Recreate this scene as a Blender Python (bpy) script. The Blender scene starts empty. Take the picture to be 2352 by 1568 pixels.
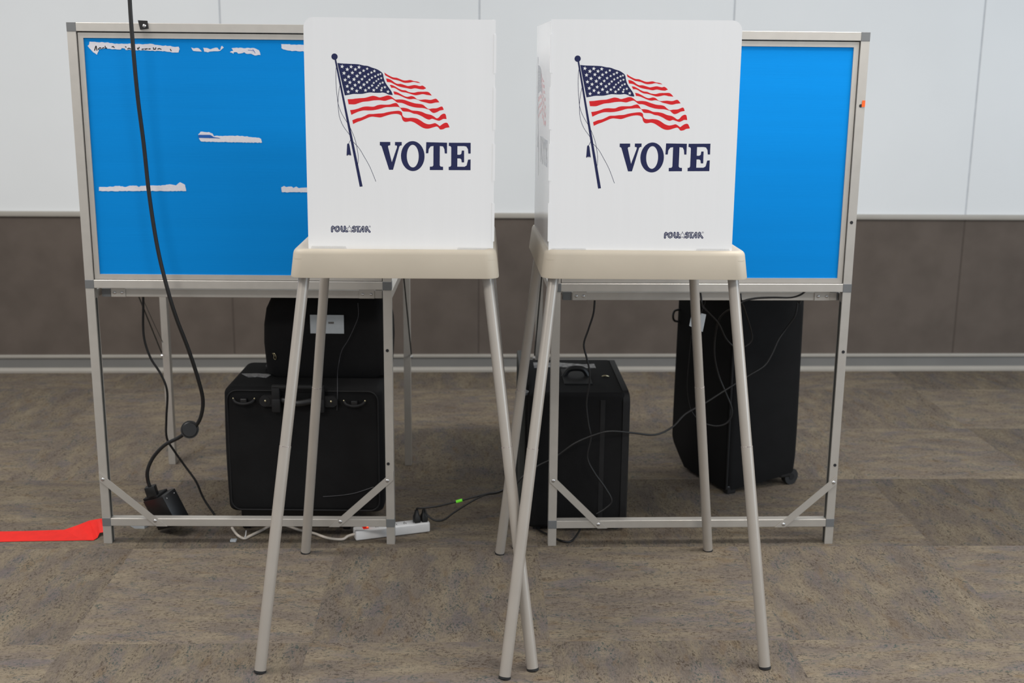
import bpy, bmesh, math, random
from mathutils import Vector, Matrix
random.seed(4)
scene = bpy.context.scene
COL = scene.collection
# ------------------------------------------------------------------ camera
F_PX, PITCH, ROLL, CAM_H = 2724.7, 0.22633, 0.00945, 1.421
fw = Vector((0, math.cos(PITCH), -math.sin(PITCH)))
up = Vector((0, math.sin(PITCH), math.cos(PITCH)))
rt = Vector((1, 0, 0))
r2 = rt * math.cos(ROLL) + up * math.sin(ROLL)
u2 = -rt * math.sin(ROLL) + up * math.cos(ROLL)
cd = bpy.data.cameras.new('camera'); cam = bpy.data.objects.new('camera', cd); COL.objects.link(cam)
cam.matrix_world = Matrix(((r2.x, u2.x, -fw.x, 0), (r2.y, u2.y, -fw.y, 0), (r2.z, u2.z, -fw.z, CAM_H), (0, 0, 0, 1)))
cd.sensor_width = 36.0; cd.sensor_fit = 'HORIZONTAL'; cd.lens = F_PX * 36.0 / 2352.0
cd.clip_start = 0.05
cd.dof.use_dof = True; cd.dof.focus_distance = 2.95; cd.dof.aperture_fstop = 4.0
scene.camera = cam
# ------------------------------------------------------------------ world, lights, exposure
w = bpy.data.worlds.new('world'); scene.world = w; w.use_nodes = True
w.node_tree.nodes['Background'].inputs[0].default_value = (0.93, 0.96, 1.0, 1)
w.node_tree.nodes['Background'].inputs[1].default_value = 0.42
def area(name, loc, rot, sx, sy, power, col):
    l = bpy.data.lights.new(name, 'AREA'); l.shape = 'RECTANGLE'; l.size = sx; l.size_y = sy
    l.energy = power; l.color = col
    o = bpy.data.objects.new(name, l); COL.objects.link(o); o.location = loc; o.rotation_euler = rot
    return o
WARM = (1.0, 0.955, 0.905)
for i, (x, y) in enumerate([(-2.1, 0.6), (1.2, 0.6), (-2.1, 3.0), (1.2, 3.0)]):
    area('ceiling_lamp', (x, y, 2.75), (0, 0, 0), 1.2, 0.6, 34, WARM)
area('window_daylight', (5.2, 1.2, 1.7), (math.radians(90), 0, math.radians(68)), 3.0, 1.8, 60, (0.72, 0.86, 1.0))
scene.view_settings.view_transform = 'Standard'; scene.view_settings.look = 'None'
scene.view_settings.exposure = 0.42; scene.view_settings.gamma = 1.0; scene.view_settings.use_curve_mapping = False
# ------------------------------------------------------------------ measured outlines (metres)
CANTON = [[0.0766,0.4346],[0.0883,0.4336],[0.1021,0.4332],[0.1172,0.4328],[0.1268,0.4321],[0.1378,0.4298],[0.1474,0.4288],[0.157,0.4253],[0.1679,0.422],[0.1748,0.4183],[0.1802,0.4141],[0.1826,0.4101],[0.1842,0.402],[0.1875,0.3926],[0.1935,0.3832],[0.1997,0.3751],[0.203,0.3691],[0.2048,0.3633],[0.1947,0.3645],[0.1878,0.3676],[0.1809,0.3689],[0.174,0.3681],[0.1629,0.368],[0.1518,0.3686],[0.1435,0.3672],[0.1338,0.3651],[0.1241,0.3647],[0.113,0.3646],[0.1033,0.3627],[0.0929,0.3609]]
STARS = [[0.0877,0.4267,0.0049],[0.1085,0.4264,0.0047],[0.127,0.4257,0.0046],[0.1458,0.4225,0.0036],[0.1626,0.4175,0.0039],[0.1767,0.4111,0.0031],[0.0996,0.4203,0.0049],[0.1184,0.4206,0.0046],[0.1375,0.418,0.004],[0.1557,0.4141,0.0037],[0.1712,0.4093,0.0034],[0.0919,0.4117,0.0049],[0.1113,0.4129,0.0046],[0.1292,0.4127,0.0043],[0.1482,0.41,0.0034],[0.1644,0.4057,0.0034],[0.1784,0.4017,0.0031],[0.1025,0.4039,0.0049],[0.1221,0.4057,0.0049],[0.1401,0.4051,0.004],[0.1568,0.4023,0.0034],[0.1717,0.3992,0.0031],[0.0943,0.3963,0.0047],[0.1149,0.3979,0.0049],[0.1335,0.3986,0.004],[0.151,0.3975,0.0036],[0.1668,0.3947,0.0031],[0.1815,0.3915,0.0034],[0.1053,0.3908,0.0047],[0.1263,0.3918,0.0046],[0.1453,0.3919,0.004],[0.1608,0.3906,0.0031],[0.1754,0.3891,0.0031],[0.0989,0.3819,0.0047],[0.1173,0.3847,0.0046],[0.1378,0.3863,0.0046],[0.1569,0.3845,0.0037],[0.1715,0.3844,0.0031],[0.1866,0.3811,0.0037],[0.1101,0.3766,0.0047],[0.1298,0.3792,0.0047],[0.1494,0.379,0.0041],[0.1675,0.3794,0.0036],[0.1797,0.3793,0.0031],[0.1011,0.3692,0.0047],[0.1209,0.3717,0.0047],[0.1413,0.3733,0.0046],[0.1606,0.374,0.0043],[0.1782,0.3741,0.0037],[0.1938,0.3709,0.0043]]
STRIPES = [[[[0.1857,0.4148],[0.1912,0.4108],[0.198,0.4072],[0.2063,0.4038],[0.2145,0.403],[0.2228,0.3999],[0.231,0.3973],[0.2379,0.3974],[0.2462,0.3985],[0.2545,0.3962],[0.2641,0.3947],[0.2699,0.3917]],[[0.2613,0.3926],[0.2531,0.3943],[0.2448,0.3925],[0.2351,0.3917],[0.2282,0.393],[0.22,0.3963],[0.2117,0.3982],[0.2048,0.3995],[0.1966,0.4035],[0.1874,0.4084]]],[[[0.1894,0.4011],[0.1952,0.4005],[0.202,0.3975],[0.2089,0.3925],[0.2157,0.3895],[0.224,0.3892],[0.2337,0.3865],[0.2406,0.3847],[0.2489,0.3861],[0.2572,0.3872],[0.2682,0.385],[0.2751,0.386],[0.2831,0.38]],[[0.2764,0.3772],[0.2681,0.3778],[0.2571,0.3797],[0.2474,0.378],[0.2377,0.3796],[0.2267,0.3815],[0.2171,0.3841],[0.2074,0.3887],[0.2006,0.392],[0.1916,0.393]]],[[[0.1977,0.3866],[0.2033,0.3863],[0.2101,0.3834],[0.2184,0.3787],[0.2266,0.3754],[0.2349,0.3744],[0.2432,0.3708],[0.2542,0.3696],[0.2639,0.3717],[0.275,0.3721],[0.2881,0.3716],[0.2964,0.3636]],[[0.2846,0.3648],[0.275,0.3666],[0.2653,0.3647],[0.2569,0.3638],[0.2459,0.3668],[0.2362,0.3694],[0.2266,0.3707],[0.2197,0.3737],[0.2128,0.378],[0.2073,0.38],[0.2018,0.3799]]],[[[0.2063,0.3722],[0.2141,0.3705],[0.2224,0.3666],[0.2306,0.3622],[0.2389,0.3599],[0.2486,0.3618],[0.2555,0.3597],[0.261,0.3554],[0.2679,0.3534],[0.2804,0.3545],[0.2942,0.3537],[0.306,0.3565],[0.3139,0.3484]],[[0.3039,0.3474],[0.2928,0.3452],[0.2817,0.3474],[0.2707,0.35],[0.2624,0.3538],[0.2541,0.3553],[0.2444,0.3543],[0.2347,0.3568],[0.2251,0.3608],[0.2168,0.3638],[0.2085,0.3651]]],[[[0.0993,0.3523],[0.11,0.3529],[0.1183,0.3541],[0.1294,0.3553],[0.1405,0.3563],[0.1503,0.3591],[0.1586,0.361],[0.1669,0.3597],[0.1738,0.3576],[0.1821,0.3594],[0.1919,0.3622],[0.1988,0.3613],[0.2056,0.3569],[0.2111,0.3533],[0.2208,0.3537],[0.2319,0.3527],[0.2429,0.3491],[0.2568,0.3452],[0.2692,0.3439],[0.2761,0.3419],[0.2817,0.3372],[0.2886,0.3328],[0.2969,0.334],[0.308,0.3348],[0.3198,0.3389],[0.3242,0.3312]],[[0.3149,0.3294],[0.308,0.3256],[0.301,0.3235],[0.2955,0.3258],[0.2899,0.3309],[0.2858,0.3322],[0.2761,0.3345],[0.265,0.335],[0.2539,0.3363],[0.2415,0.3396],[0.2304,0.3442],[0.2235,0.3459],[0.2152,0.3465],[0.2083,0.3515],[0.2028,0.3542],[0.1945,0.3523],[0.1861,0.3499],[0.1737,0.3512],[0.1598,0.3504],[0.1473,0.3482],[0.1348,0.3468],[0.1237,0.3432],[0.1153,0.3407],[0.1014,0.3407]]],[[[0.1046,0.3274],[0.115,0.3289],[0.1248,0.3317],[0.1346,0.3352],[0.1443,0.3364],[0.1596,0.3361],[0.168,0.3393],[0.1763,0.341],[0.1902,0.3411],[0.1985,0.3419],[0.2069,0.3447],[0.2131,0.3452],[0.2179,0.3407],[0.222,0.335],[0.2303,0.3347],[0.24,0.3328],[0.2497,0.3288],[0.2622,0.3279],[0.2732,0.3256],[0.2829,0.3216],[0.294,0.3192],[0.301,0.3156],[0.3072,0.3116],[0.3121,0.313],[0.3176,0.3192],[0.3239,0.3224],[0.3285,0.3206],[0.3308,0.3101]],[[0.3232,0.3103],[0.3162,0.3068],[0.312,0.3057],[0.3037,0.3081],[0.2968,0.3101],[0.2898,0.308],[0.2815,0.3106],[0.2732,0.3153],[0.2621,0.32],[0.2538,0.3213],[0.2427,0.3253],[0.2288,0.3263],[0.2247,0.3306],[0.2199,0.3356],[0.2109,0.3366],[0.1998,0.3358],[0.1873,0.335],[0.1734,0.3308],[0.1594,0.3279],[0.1483,0.3271],[0.1358,0.327],[0.1247,0.3242],[0.1163,0.3207],[0.1074,0.3165]]],[[[0.1094,0.304],[0.1202,0.3084],[0.13,0.3106],[0.1398,0.3148],[0.1482,0.3187],[0.1593,0.3193],[0.1704,0.3205],[0.1815,0.3213],[0.1927,0.3241],[0.2052,0.3263],[0.2177,0.3275],[0.2233,0.3262],[0.2263,0.3231],[0.2273,0.317],[0.2315,0.3126],[0.2398,0.3113],[0.2495,0.312],[0.2606,0.3104],[0.2689,0.3064],[0.2786,0.3003],[0.2883,0.2973],[0.2967,0.2985],[0.3037,0.3002],[0.3099,0.2972],[0.3148,0.2938],[0.3189,0.2966],[0.3259,0.3008],[0.3329,0.3008],[0.3381,0.2909]],[[0.3287,0.2894],[0.3231,0.2864],[0.3161,0.2856],[0.312,0.2897],[0.3078,0.2924],[0.2994,0.2903],[0.2897,0.2874],[0.2813,0.2873],[0.273,0.29],[0.2619,0.2968],[0.2536,0.3015],[0.2453,0.3035],[0.2355,0.302],[0.23,0.3036],[0.2265,0.3087],[0.2245,0.3156],[0.219,0.3193],[0.2107,0.3202],[0.1996,0.3187],[0.1898,0.3159],[0.1814,0.3131],[0.1744,0.3114],[0.1647,0.3123],[0.1564,0.3129],[0.1494,0.3115],[0.1396,0.3073],[0.1298,0.3031],[0.1214,0.3002],[0.1114,0.2954]]]]
POLE = [[0.0704,0.4426],[0.0742,0.4426],[0.1317,0.1494],[0.1248,0.1485]]
BALL = [0.0705,0.4487,0.0073]
CORDS = [[[0.075,0.4308],[0.073,0.4149],[0.0729,0.3884],[0.0751,0.3564],[0.0787,0.335],[0.0865,0.3163],[0.0991,0.2962]],[[0.082,0.3831],[0.078,0.3618],[0.077,0.335],[0.0798,0.3109],[0.0886,0.2894],[0.1051,0.2652],[0.1,0.2494]],[[0.1023,0.2909],[0.1102,0.2734],[0.1167,0.2544],[0.1216,0.2273],[0.1221,0.2109],[0.1202,0.1972]],[[0.1071,0.2571],[0.1233,0.2409],[0.1366,0.2192],[0.15,0.1947],[0.1632,0.1618]]]
TASSEL = [[0.0964,0.2466],[0.0973,0.2499],[0.1009,0.2499],[0.1022,0.2461],[0.1058,0.223],[0.1041,0.2211],[0.1025,0.2243],[0.1008,0.2211],[0.0992,0.2243],[0.0969,0.221],[0.0948,0.2221]]
LETTERS = [[[0.1736,0.2547],[0.1983,0.2549],[0.1982,0.247],[0.1944,0.2465],[0.1927,0.2443],[0.2015,0.2075],[0.2141,0.2431],[0.2136,0.2466],[0.2092,0.2471],[0.2093,0.255],[0.2253,0.2552],[0.2252,0.2473],[0.2219,0.2467],[0.2196,0.2445],[0.2043,0.1897],[0.1949,0.1896],[0.1778,0.2441],[0.1762,0.246],[0.1735,0.2468]],[[0.283,0.2557],[0.3322,0.2551],[0.3321,0.2298],[0.3269,0.2297],[0.3258,0.2401],[0.3228,0.246],[0.3151,0.247],[0.3149,0.2017],[0.3171,0.199],[0.3229,0.1985],[0.3229,0.1906],[0.2914,0.1903],[0.2914,0.1982],[0.2978,0.1988],[0.2998,0.2016],[0.3,0.2469],[0.2934,0.2458],[0.289,0.2397],[0.2878,0.2296],[0.2823,0.2296]],[[0.3364,0.2551],[0.388,0.2556],[0.3881,0.2303],[0.3826,0.2302],[0.3815,0.2406],[0.3779,0.2465],[0.3724,0.2476],[0.3567,0.2474],[0.3567,0.2273],[0.3627,0.2273],[0.366,0.2295],[0.3671,0.2372],[0.3726,0.2372],[0.3727,0.2094],[0.3671,0.2093],[0.366,0.2164],[0.3627,0.2186],[0.3567,0.2185],[0.3566,0.1991],[0.3738,0.1993],[0.3787,0.2023],[0.382,0.216],[0.3881,0.2166],[0.3881,0.1912],[0.3362,0.1907],[0.3362,0.1986],[0.3401,0.199],[0.342,0.202],[0.3421,0.2443],[0.3402,0.247],[0.3363,0.2475]]]
OCEN = [0.2511,0.2225,0.0279,0.0352,0.0141,0.0265]
LOGO = [[[[0.0572,0.041],[0.0573,0.0501],[0.0591,0.0525],[0.0612,0.0509],[0.06,0.0485]],0.00472],[[[0.0724,0.0524],[0.0697,0.0526],[0.0665,0.0507],[0.0651,0.047],[0.0663,0.0432],[0.0695,0.0414],[0.073,0.043],[0.0744,0.0471],[0.0734,0.0503]],0.00429],[[[0.0801,0.0527],[0.0801,0.045],[0.0815,0.0423],[0.0844,0.0416]],0.00472],[[[0.0878,0.0528],[0.0878,0.045],[0.0892,0.0424],[0.0924,0.0417]],0.00472],[[[0.1078,0.0519],[0.1102,0.0532],[0.1118,0.0512],[0.1096,0.0487],[0.1125,0.0464],[0.1124,0.0431],[0.1094,0.0414],[0.1065,0.0431]],0.0045],[[[0.1155,0.0532],[0.124,0.0533]],0.00322],[[[0.1192,0.0528],[0.119,0.0416]],0.00472],[[[0.1241,0.0411],[0.1312,0.0532],[0.1323,0.053],[0.1319,0.0417]],0.00418],[[[0.1382,0.0418],[0.1384,0.0514],[0.1401,0.0533],[0.1416,0.0514],[0.1407,0.0488],[0.1472,0.0412]],0.00439]]
LSTAR = [0.0989,0.0468,0.00991,0.00643]
LREG = [0.1477,0.0539]
REMNANTS = [[[0.0574,1.4827],[0.0719,1.4812],[0.0943,1.4803],[0.1077,1.4799],[0.1188,1.4784],[0.1322,1.4768],[0.1502,1.477],[0.1704,1.4778],[0.1839,1.477],[0.2063,1.4765],[0.2243,1.4777],[0.2466,1.4735],[0.2623,1.4731],[0.2803,1.4728],[0.2902,1.4701],[0.3027,1.4713],[0.3057,1.4648],[0.3018,1.4549],[0.2838,1.4549],[0.2671,1.4578],[0.2502,1.4588],[0.2232,1.4585],[0.2076,1.46],[0.1974,1.4599],[0.1828,1.4603],[0.1559,1.4612],[0.1528,1.465],[0.1449,1.4649],[0.1424,1.4616],[0.1267,1.462],[0.1066,1.4635],[0.1022,1.4651],[0.0818,1.4616],[0.0797,1.4561],[0.0751,1.4467],[0.0655,1.4538],[0.055,1.4646],[0.0515,1.4701],[0.0557,1.4745]],[[0.3377,1.4683],[0.3448,1.467],[0.3578,1.4678],[0.3666,1.4581],[0.353,1.458],[0.343,1.4593]],[[0.3707,1.4686],[0.3821,1.4683],[0.3906,1.4646],[0.3993,1.4682],[0.4108,1.4686],[0.4149,1.4634],[0.4185,1.4642],[0.4202,1.4712],[0.4232,1.4737],[0.4278,1.4698],[0.4176,1.46],[0.4118,1.4592],[0.3874,1.4583],[0.383,1.4557],[0.3738,1.4581]],[[0.4495,1.4684],[0.4682,1.4691],[0.4868,1.4683],[0.4968,1.4688],[0.5126,1.4685],[0.5253,1.4638],[0.5286,1.4568],[0.5291,1.4505],[0.5132,1.448],[0.5034,1.4531],[0.489,1.4536],[0.4849,1.4578],[0.4747,1.4538],[0.4675,1.4537],[0.4634,1.4576],[0.4554,1.4561],[0.4546,1.4536],[0.4447,1.4567],[0.4477,1.4595],[0.4542,1.4603]],[[0.5876,1.4797],[0.6062,1.4803],[0.6263,1.4787],[0.6593,1.479],[0.6588,1.4615],[0.6329,1.462],[0.6085,1.4624],[0.5971,1.4651],[0.5886,1.4685]],[[0.3522,1.2384],[0.3625,1.2371],[0.3755,1.2367],[0.3856,1.2326],[0.39,1.2262],[0.4032,1.2272],[0.4181,1.2264],[0.4556,1.2277],[0.4836,1.2256],[0.5023,1.223],[0.5163,1.2231],[0.5218,1.2199],[0.5242,1.2087],[0.3518,1.2105],[0.3462,1.2212],[0.3888,1.2206],[0.4075,1.22],[0.401,1.2216],[0.3889,1.2234],[0.3798,1.2289],[0.3743,1.2296],[0.3448,1.2293],[0.3463,1.2318],[0.3491,1.2328]],[[0.056,1.0806],[0.0791,1.0803],[0.1101,1.0836],[0.1305,1.0812],[0.1435,1.0846],[0.1615,1.0848],[0.169,1.0807],[0.1744,1.0846],[0.2309,1.0853],[0.2568,1.0891],[0.2747,1.0867],[0.2867,1.0953],[0.3004,1.0877],[0.3029,1.071],[0.2712,1.0702],[0.1992,1.0702],[0.122,1.0688],[0.0552,1.0685]],[[0.5744,1.0835],[0.5822,1.0874],[0.5886,1.0841],[0.6041,1.0858],[0.6091,1.0824],[0.6169,1.0851],[0.6246,1.0818],[0.6633,1.0847],[0.6629,1.0708],[0.6345,1.0698],[0.5752,1.0693]]]
REM_BLUE = [[0.3457,1.2293],[0.3743,1.2296],[0.3798,1.2289],[0.3889,1.2234],[0.401,1.2216],[0.4075,1.22],[0.3888,1.2204],[0.3462,1.221]]
MARKS = [[[0.0698,1.4587],[0.0736,1.4697],[0.075,1.4697],[0.076,1.4588]],[[0.0801,1.4616],[0.0843,1.4658],[0.0871,1.4658],[0.0875,1.4633]],[[0.0915,1.4644],[0.0956,1.4663]],[[0.0997,1.47],[0.1002,1.4648],[0.1034,1.4653]],[[0.1187,1.4685],[0.1222,1.4694],[0.1242,1.4669]],[[0.1558,1.4691],[0.1573,1.4683]],[[0.1617,1.4634],[0.1652,1.4654],[0.1695,1.4635]],[[0.1888,1.4659],[0.1899,1.4626],[0.194,1.4681]],[[0.201,1.4627],[0.205,1.4636]],[[0.2089,1.4639],[0.21,1.463],[0.2157,1.4645]],[[0.2201,1.4638],[0.2241,1.4642]],[[0.2327,1.4674],[0.2336,1.463],[0.2381,1.4631],[0.2395,1.4672]],[[0.2449,1.4637],[0.2495,1.4654],[0.2539,1.4632]],[[0.2797,1.4634],[0.2818,1.4596]],[[0.4952,1.4635],[0.5052,1.4625],[0.5123,1.4606],[0.5142,1.4553]],[[0.5082,1.4657],[0.5109,1.4619]]]
BR_L = [[0.0113,0.2057],[0.1602,0.074],[0.8653,0.2056],[0.7206,0.0736]]
BR_R = [[0.0124,0.2105],[0.1519,0.0697],[0.8685,0.2001],[0.7224,0.0655]]
HOLES_L = [[0.871,0.6082],[0.8687,0.2581]]
HOLES_R = [[0.8677,1.326],[0.866,0.994],[0.8698,0.6084],[0.87,0.2546]]
TAB_L = [0.2118,1.5282]
TAPE_R = [0.871,1.3321]
C_MAIN = [[-1.0308,3.33,1.8797],[-1.0382,3.33,1.7257],[-1.0421,3.33,1.591],[-1.041,3.33,1.4768],[-1.0381,3.335,1.3373],[-1.0307,3.34,1.2067],[-1.0235,3.34,1.0615],[-1.0073,3.335,0.9144],[-0.9841,3.33,0.7964],[-0.9666,3.34,0.7119],[-0.9431,3.36,0.6173],[-0.924,3.38,0.5205],[-0.9185,3.4,0.4483],[-0.9317,3.41,0.3911],[-0.9572,3.42,0.3537]]
C_BALL = [[-0.9677,3.42,0.3523]]
C_MAIN2 = [[-0.976,3.42,0.3453],[-1.0062,3.43,0.3227],[-1.0527,3.44,0.2955],[-1.0926,3.45,0.2529],[-1.1124,3.45,0.2107],[-1.1148,3.455,0.1737],[-1.1074,3.46,0.1422]]
C_ADAPT = [[-1.135,3.46,0.0864],[-1.0432,3.46,0.1627],[-0.9957,3.46,0.0692],[-1.1084,3.46,0.004],[-1.1076,3.46,0.1394]]
C_L = [[-1.1398,3.6,0.7354],[-1.1421,3.6,0.6971],[-1.1466,3.6,0.6004],[-1.1304,3.6,0.5308],[-1.0995,3.6,0.4748],[-1.0836,3.6,0.4184],[-1.0911,3.6,0.3327],[-1.0934,3.6,0.2679],[-1.0752,3.61,0.2213],[-1.0461,3.62,0.167],[-1.0137,3.62,0.1157],[-0.9914,3.62,0.0565],[-0.9564,3.6112,0.005]]
C_THIN = [[-1.2666,4.0,0.6319],[-1.25,4.03,0.5569],[-1.2393,4.1,0.4617]]
C_R1 = [[0.2451,3.47,0.7494],[0.2422,3.47,0.7097],[0.229,3.47,0.663],[0.2158,3.47,0.616],[0.2246,3.47,0.5757],[0.2347,3.47,0.5352],[0.2357,3.47,0.4944],[0.2279,3.47,0.4328],[0.2346,3.47,0.3708],[0.2438,3.47,0.3223],[0.2346,3.47,0.2593],[0.2572,3.47,0.2103],[0.292,3.47,0.1611],[0.3134,3.47,0.1186],[0.2939,3.47,0.0926],[0.2673,3.47,0.0751]]
C_R2 = [[0.9056,3.7,0.704],[0.9,3.7,0.6616],[0.8735,3.7,0.6188],[0.8497,3.69,0.5852],[0.8282,3.68,0.5374],[0.8044,3.67,0.5039],[0.7534,3.65,0.4771],[0.6809,3.62,0.4401],[0.6108,3.6,0.3995],[0.5476,3.58,0.369],[0.5054,3.56,0.332],[0.448,3.53,0.3152],[0.377,3.5,0.3296],[0.3071,3.47,0.3438],[0.2601,3.46,0.3368],[0.1943,3.46,0.3069],[0.1353,3.46,0.2617],[0.0824,3.46,0.2331],[0.0359,3.45,0.201],[0.0162,3.45,0.1769],[-0.0104,3.45,0.1583]]
C_R3 = [[0.8685,3.4625,0.7857],[0.8537,3.4625,0.7738],[0.8245,3.4625,0.7656],[0.7721,3.459,0.7658],[0.72,3.456,0.7632],[0.6838,3.453,0.7543],[0.6642,3.46,0.7343],[0.6528,3.55,0.7039],[0.644,3.62,0.6619],[0.6425,3.66,0.6042],[0.6463,3.68,0.5357],[0.6655,3.7,0.4661],[0.6908,3.7,0.4082],[0.7131,3.7,0.3573],[0.7146,3.7,0.3279],[0.6989,3.7,0.3027],[0.6668,3.7,0.2935],[0.631,3.7,0.3005]]
C_R4 = [[0.5554,3.448,0.7802],[0.5584,3.446,0.7636],[0.5626,3.45,0.7432],[0.5873,3.5,0.7135],[0.6396,3.6,0.6564],[0.6775,3.66,0.5932],[0.7131,3.68,0.5606],[0.7434,3.68,0.5651],[0.763,3.68,0.5867],[0.7528,3.66,0.6264],[0.7083,3.55,0.7112],[0.68,3.46,0.7529],[0.6746,3.452,0.778]]
C_R5 = [[0.5761,3.72,0.5901],[0.5745,3.74,0.4986],[0.5756,3.76,0.4054],[0.5916,3.78,0.3329],[0.6119,3.78,0.2986]]
C_R6 = [[0.0402,3.7646,0.005],[0.0735,3.5508,0.005],[0.1197,3.4687,0.005],[0.1651,3.4174,0.005],[0.1924,3.4285,0.005],[0.2197,3.49,0.0162]]
C_W1 = [[-0.473,3.565,0.7159],[-0.4725,3.565,0.6764],[-0.4838,3.565,0.6448],[-0.5048,3.565,0.6007],[-0.5253,3.562,0.5667],[-0.5351,3.558,0.526],[-0.5297,3.49,0.5063],[-0.5246,3.448,0.4658],[-0.5273,3.448,0.4084]]
C_W2 = [[-0.5767,3.448,0.1321],[-0.5325,3.448,0.1354],[-0.4787,3.448,0.1444],[-0.4208,3.448,0.1648]]
TAG = [[0.5414,3.5,0.7144],[0.5838,3.5,0.7041],[0.5758,3.5,0.6503],[0.5342,3.5,0.6688]]
P_1 = [[-0.3034,3.5,0.036],[-0.3022,3.49,0.0689],[-0.285,3.48,0.0844],[-0.2328,3.47,0.0945],[-0.1783,3.46,0.1117],[-0.1177,3.46,0.1294],[-0.0708,3.46,0.1427],[-0.0372,3.46,0.1487],[0.0095,3.46,0.1732]]
P_2 = [[-0.2787,3.5,0.0406],[-0.2723,3.49,0.0692],[-0.2581,3.48,0.0617],[-0.233,3.47,0.0486],[-0.2054,3.46,0.0557],[-0.1716,3.46,0.0818],[-0.1177,3.46,0.118],[-0.0775,3.46,0.1383],[-0.0373,3.465,0.144],[0.0069,3.465,0.1686]]
P_GREEN = [[-0.1675,3.46,0.1147],[-0.1487,3.46,0.1205]]
W_CORD = [[-0.8746,3.5013,0.005],[-0.8453,3.4449,0.005],[-0.819,3.4176,0.005],[-0.8036,3.4389,0.005],[-0.7789,3.4821,0.005],[-0.7536,3.5263,0.005],[-0.7125,3.5273,0.005],[-0.6649,3.4921,0.005],[-0.6126,3.4648,0.005],[-0.5634,3.4273,0.005],[-0.5178,3.418,0.005],[-0.4855,3.4467,0.005]]
STRIP = [[-0.4809,3.412,0.005],[-0.2579,3.4915,0.005]]
SWITCH = [[-0.449,3.46,0.0201]]
PLASTIC = [[-0.8483,3.3996,0.005]]
LEGJ = [[-0.5366,2.66,0.5255],[-0.5475,3.25,0.5265],[-0.0139,2.68,0.524],[0.0446,2.66,0.5259],[0.0286,3.25,0.5232],[0.5373,3.28,0.5289],[0.5648,2.7,0.5264]]
TAPE = [[-1.6669,3.4567,0.002],[-1.6302,3.3742,0.002],[-1.5089,3.4678,0.002],[-1.4769,3.3881,0.002],[-1.3935,3.4789,0.003],[-1.3623,3.3944,0.002],[-1.3559,3.4972,0.012],[-1.3081,3.3991,0.002],[-1.3177,3.4894,0.03],[-1.2751,3.3999,0.002],[-1.291,3.4808,0.038],[-1.2684,3.416,0.004],[-1.2823,3.4796,0.04],[-1.2677,3.4349,0.012],[-1.2637,3.4736,0.044],[-1.2536,3.4374,0.014]]
# ------------------------------------------------------------------ materials
def srgb(r, g, b):
    return tuple(((c / 255) / 12.92 if c / 255 <= 0.04045 else ((c / 255 + 0.055) / 1.055) ** 2.4) for c in (r, g, b)) + (1,)
def mat(name, col, rough=0.6, metal=0.0, spec=0.5, noise=0.0, nscale=60, bump=0.0, bscale=300, emit=None, alpha=None, col2=None, stretch=None):
    m = bpy.data.materials.new(name); m.use_nodes = True; nt = m.node_tree; b = nt.nodes['Principled BSDF']
    b.inputs['Base Color'].default_value = col; b.inputs['Roughness'].default_value = rough
    b.inputs['Metallic'].default_value = metal; b.inputs['Specular IOR Level'].default_value = spec
    tc = nt.nodes.new('ShaderNodeTexCoord'); src = tc.outputs['Object']
    if stretch:
        mp = nt.nodes.new('ShaderNodeMapping'); mp.inputs['Scale'].default_value = stretch
        nt.links.new(src, mp.inputs[0]); src = mp.outputs[0]
    if noise > 0 or col2:
        n = nt.nodes.new('ShaderNodeTexNoise'); n.inputs['Scale'].default_value = nscale; n.inputs['Detail'].default_value = 4
        nt.links.new(src, n.inputs['Vector'])
        mx = nt.nodes.new('ShaderNodeMix'); mx.data_type = 'RGBA'
        mx.inputs[6].default_value = col
        mx.inputs[7].default_value = col2 if col2 else tuple(c * (1 - noise) for c in col[:3]) + (1,)
        rp = nt.nodes.new('ShaderNodeMapRange'); rp.inputs[1].default_value = 0.35; rp.inputs[2].default_value = 0.65
        nt.links.new(n.outputs[0], rp.inputs[0]); nt.links.new(rp.outputs[0], mx.inputs[0])
        nt.links.new(mx.outputs[2], b.inputs['Base Color'])
    if bump > 0:
        n2 = nt.nodes.new('ShaderNodeTexNoise'); n2.inputs['Scale'].default_value = bscale; n2.inputs['Detail'].default_value = 3
        nt.links.new(src, n2.inputs['Vector'])
        bp = nt.nodes.new('ShaderNodeBump'); bp.inputs['Strength'].default_value = bump; bp.inputs['Distance'].default_value = 0.002
        nt.links.new(n2.outputs[0], bp.inputs['Height']); nt.links.new(bp.outputs[0], b.inputs['Normal'])
    if emit:
        b.inputs['Emission Color'].default_value = emit[0]; b.inputs['Emission Strength'].default_value = emit[1]
    if alpha is not None:
        b.inputs['Alpha'].default_value = alpha
    return m
M = {}
M['wall'] = mat('white_wallboard', srgb(230, 233, 234), 0.45, noise=0.03, nscale=2.2, bump=0.08, bscale=260)
M['wallgap'] = mat('grey_wall_joint', srgb(196, 200, 204), 0.7, noise=0.1, nscale=20)  # light grey of the wall joints and the board behind
M['rail'] = mat('painted_trim', srgb(168, 163, 154), 0.45, noise=0.06, nscale=9)
M['basegrey'] = mat('grey_base', srgb(120, 119, 116), 0.5, noise=0.08, nscale=6)
M['felt'] = mat('taupe_wall_fabric', srgb(104, 95, 88), 0.95, spec=0.1, noise=0.16, nscale=7, bump=0.5, bscale=420)
M['felt'].node_tree.nodes['Principled BSDF'].inputs['Roughness'].default_value = 0.97
M['seamfelt'] = mat('fabric_seam', srgb(88, 80, 74), 0.95, spec=0.1, noise=0.1)
M['blue'] = mat('blue_corrugated_plastic', srgb(0, 131, 211), 0.65, spec=0.1, noise=0.03, nscale=3, bump=0.10, bscale=60, stretch=(0.1, 0.1, 9))
M['alu'] = mat('satin_aluminium', srgb(190, 186, 179), 0.42, metal=0.45, noise=0.05, nscale=30, stretch=(1, 1, 1))
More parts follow.
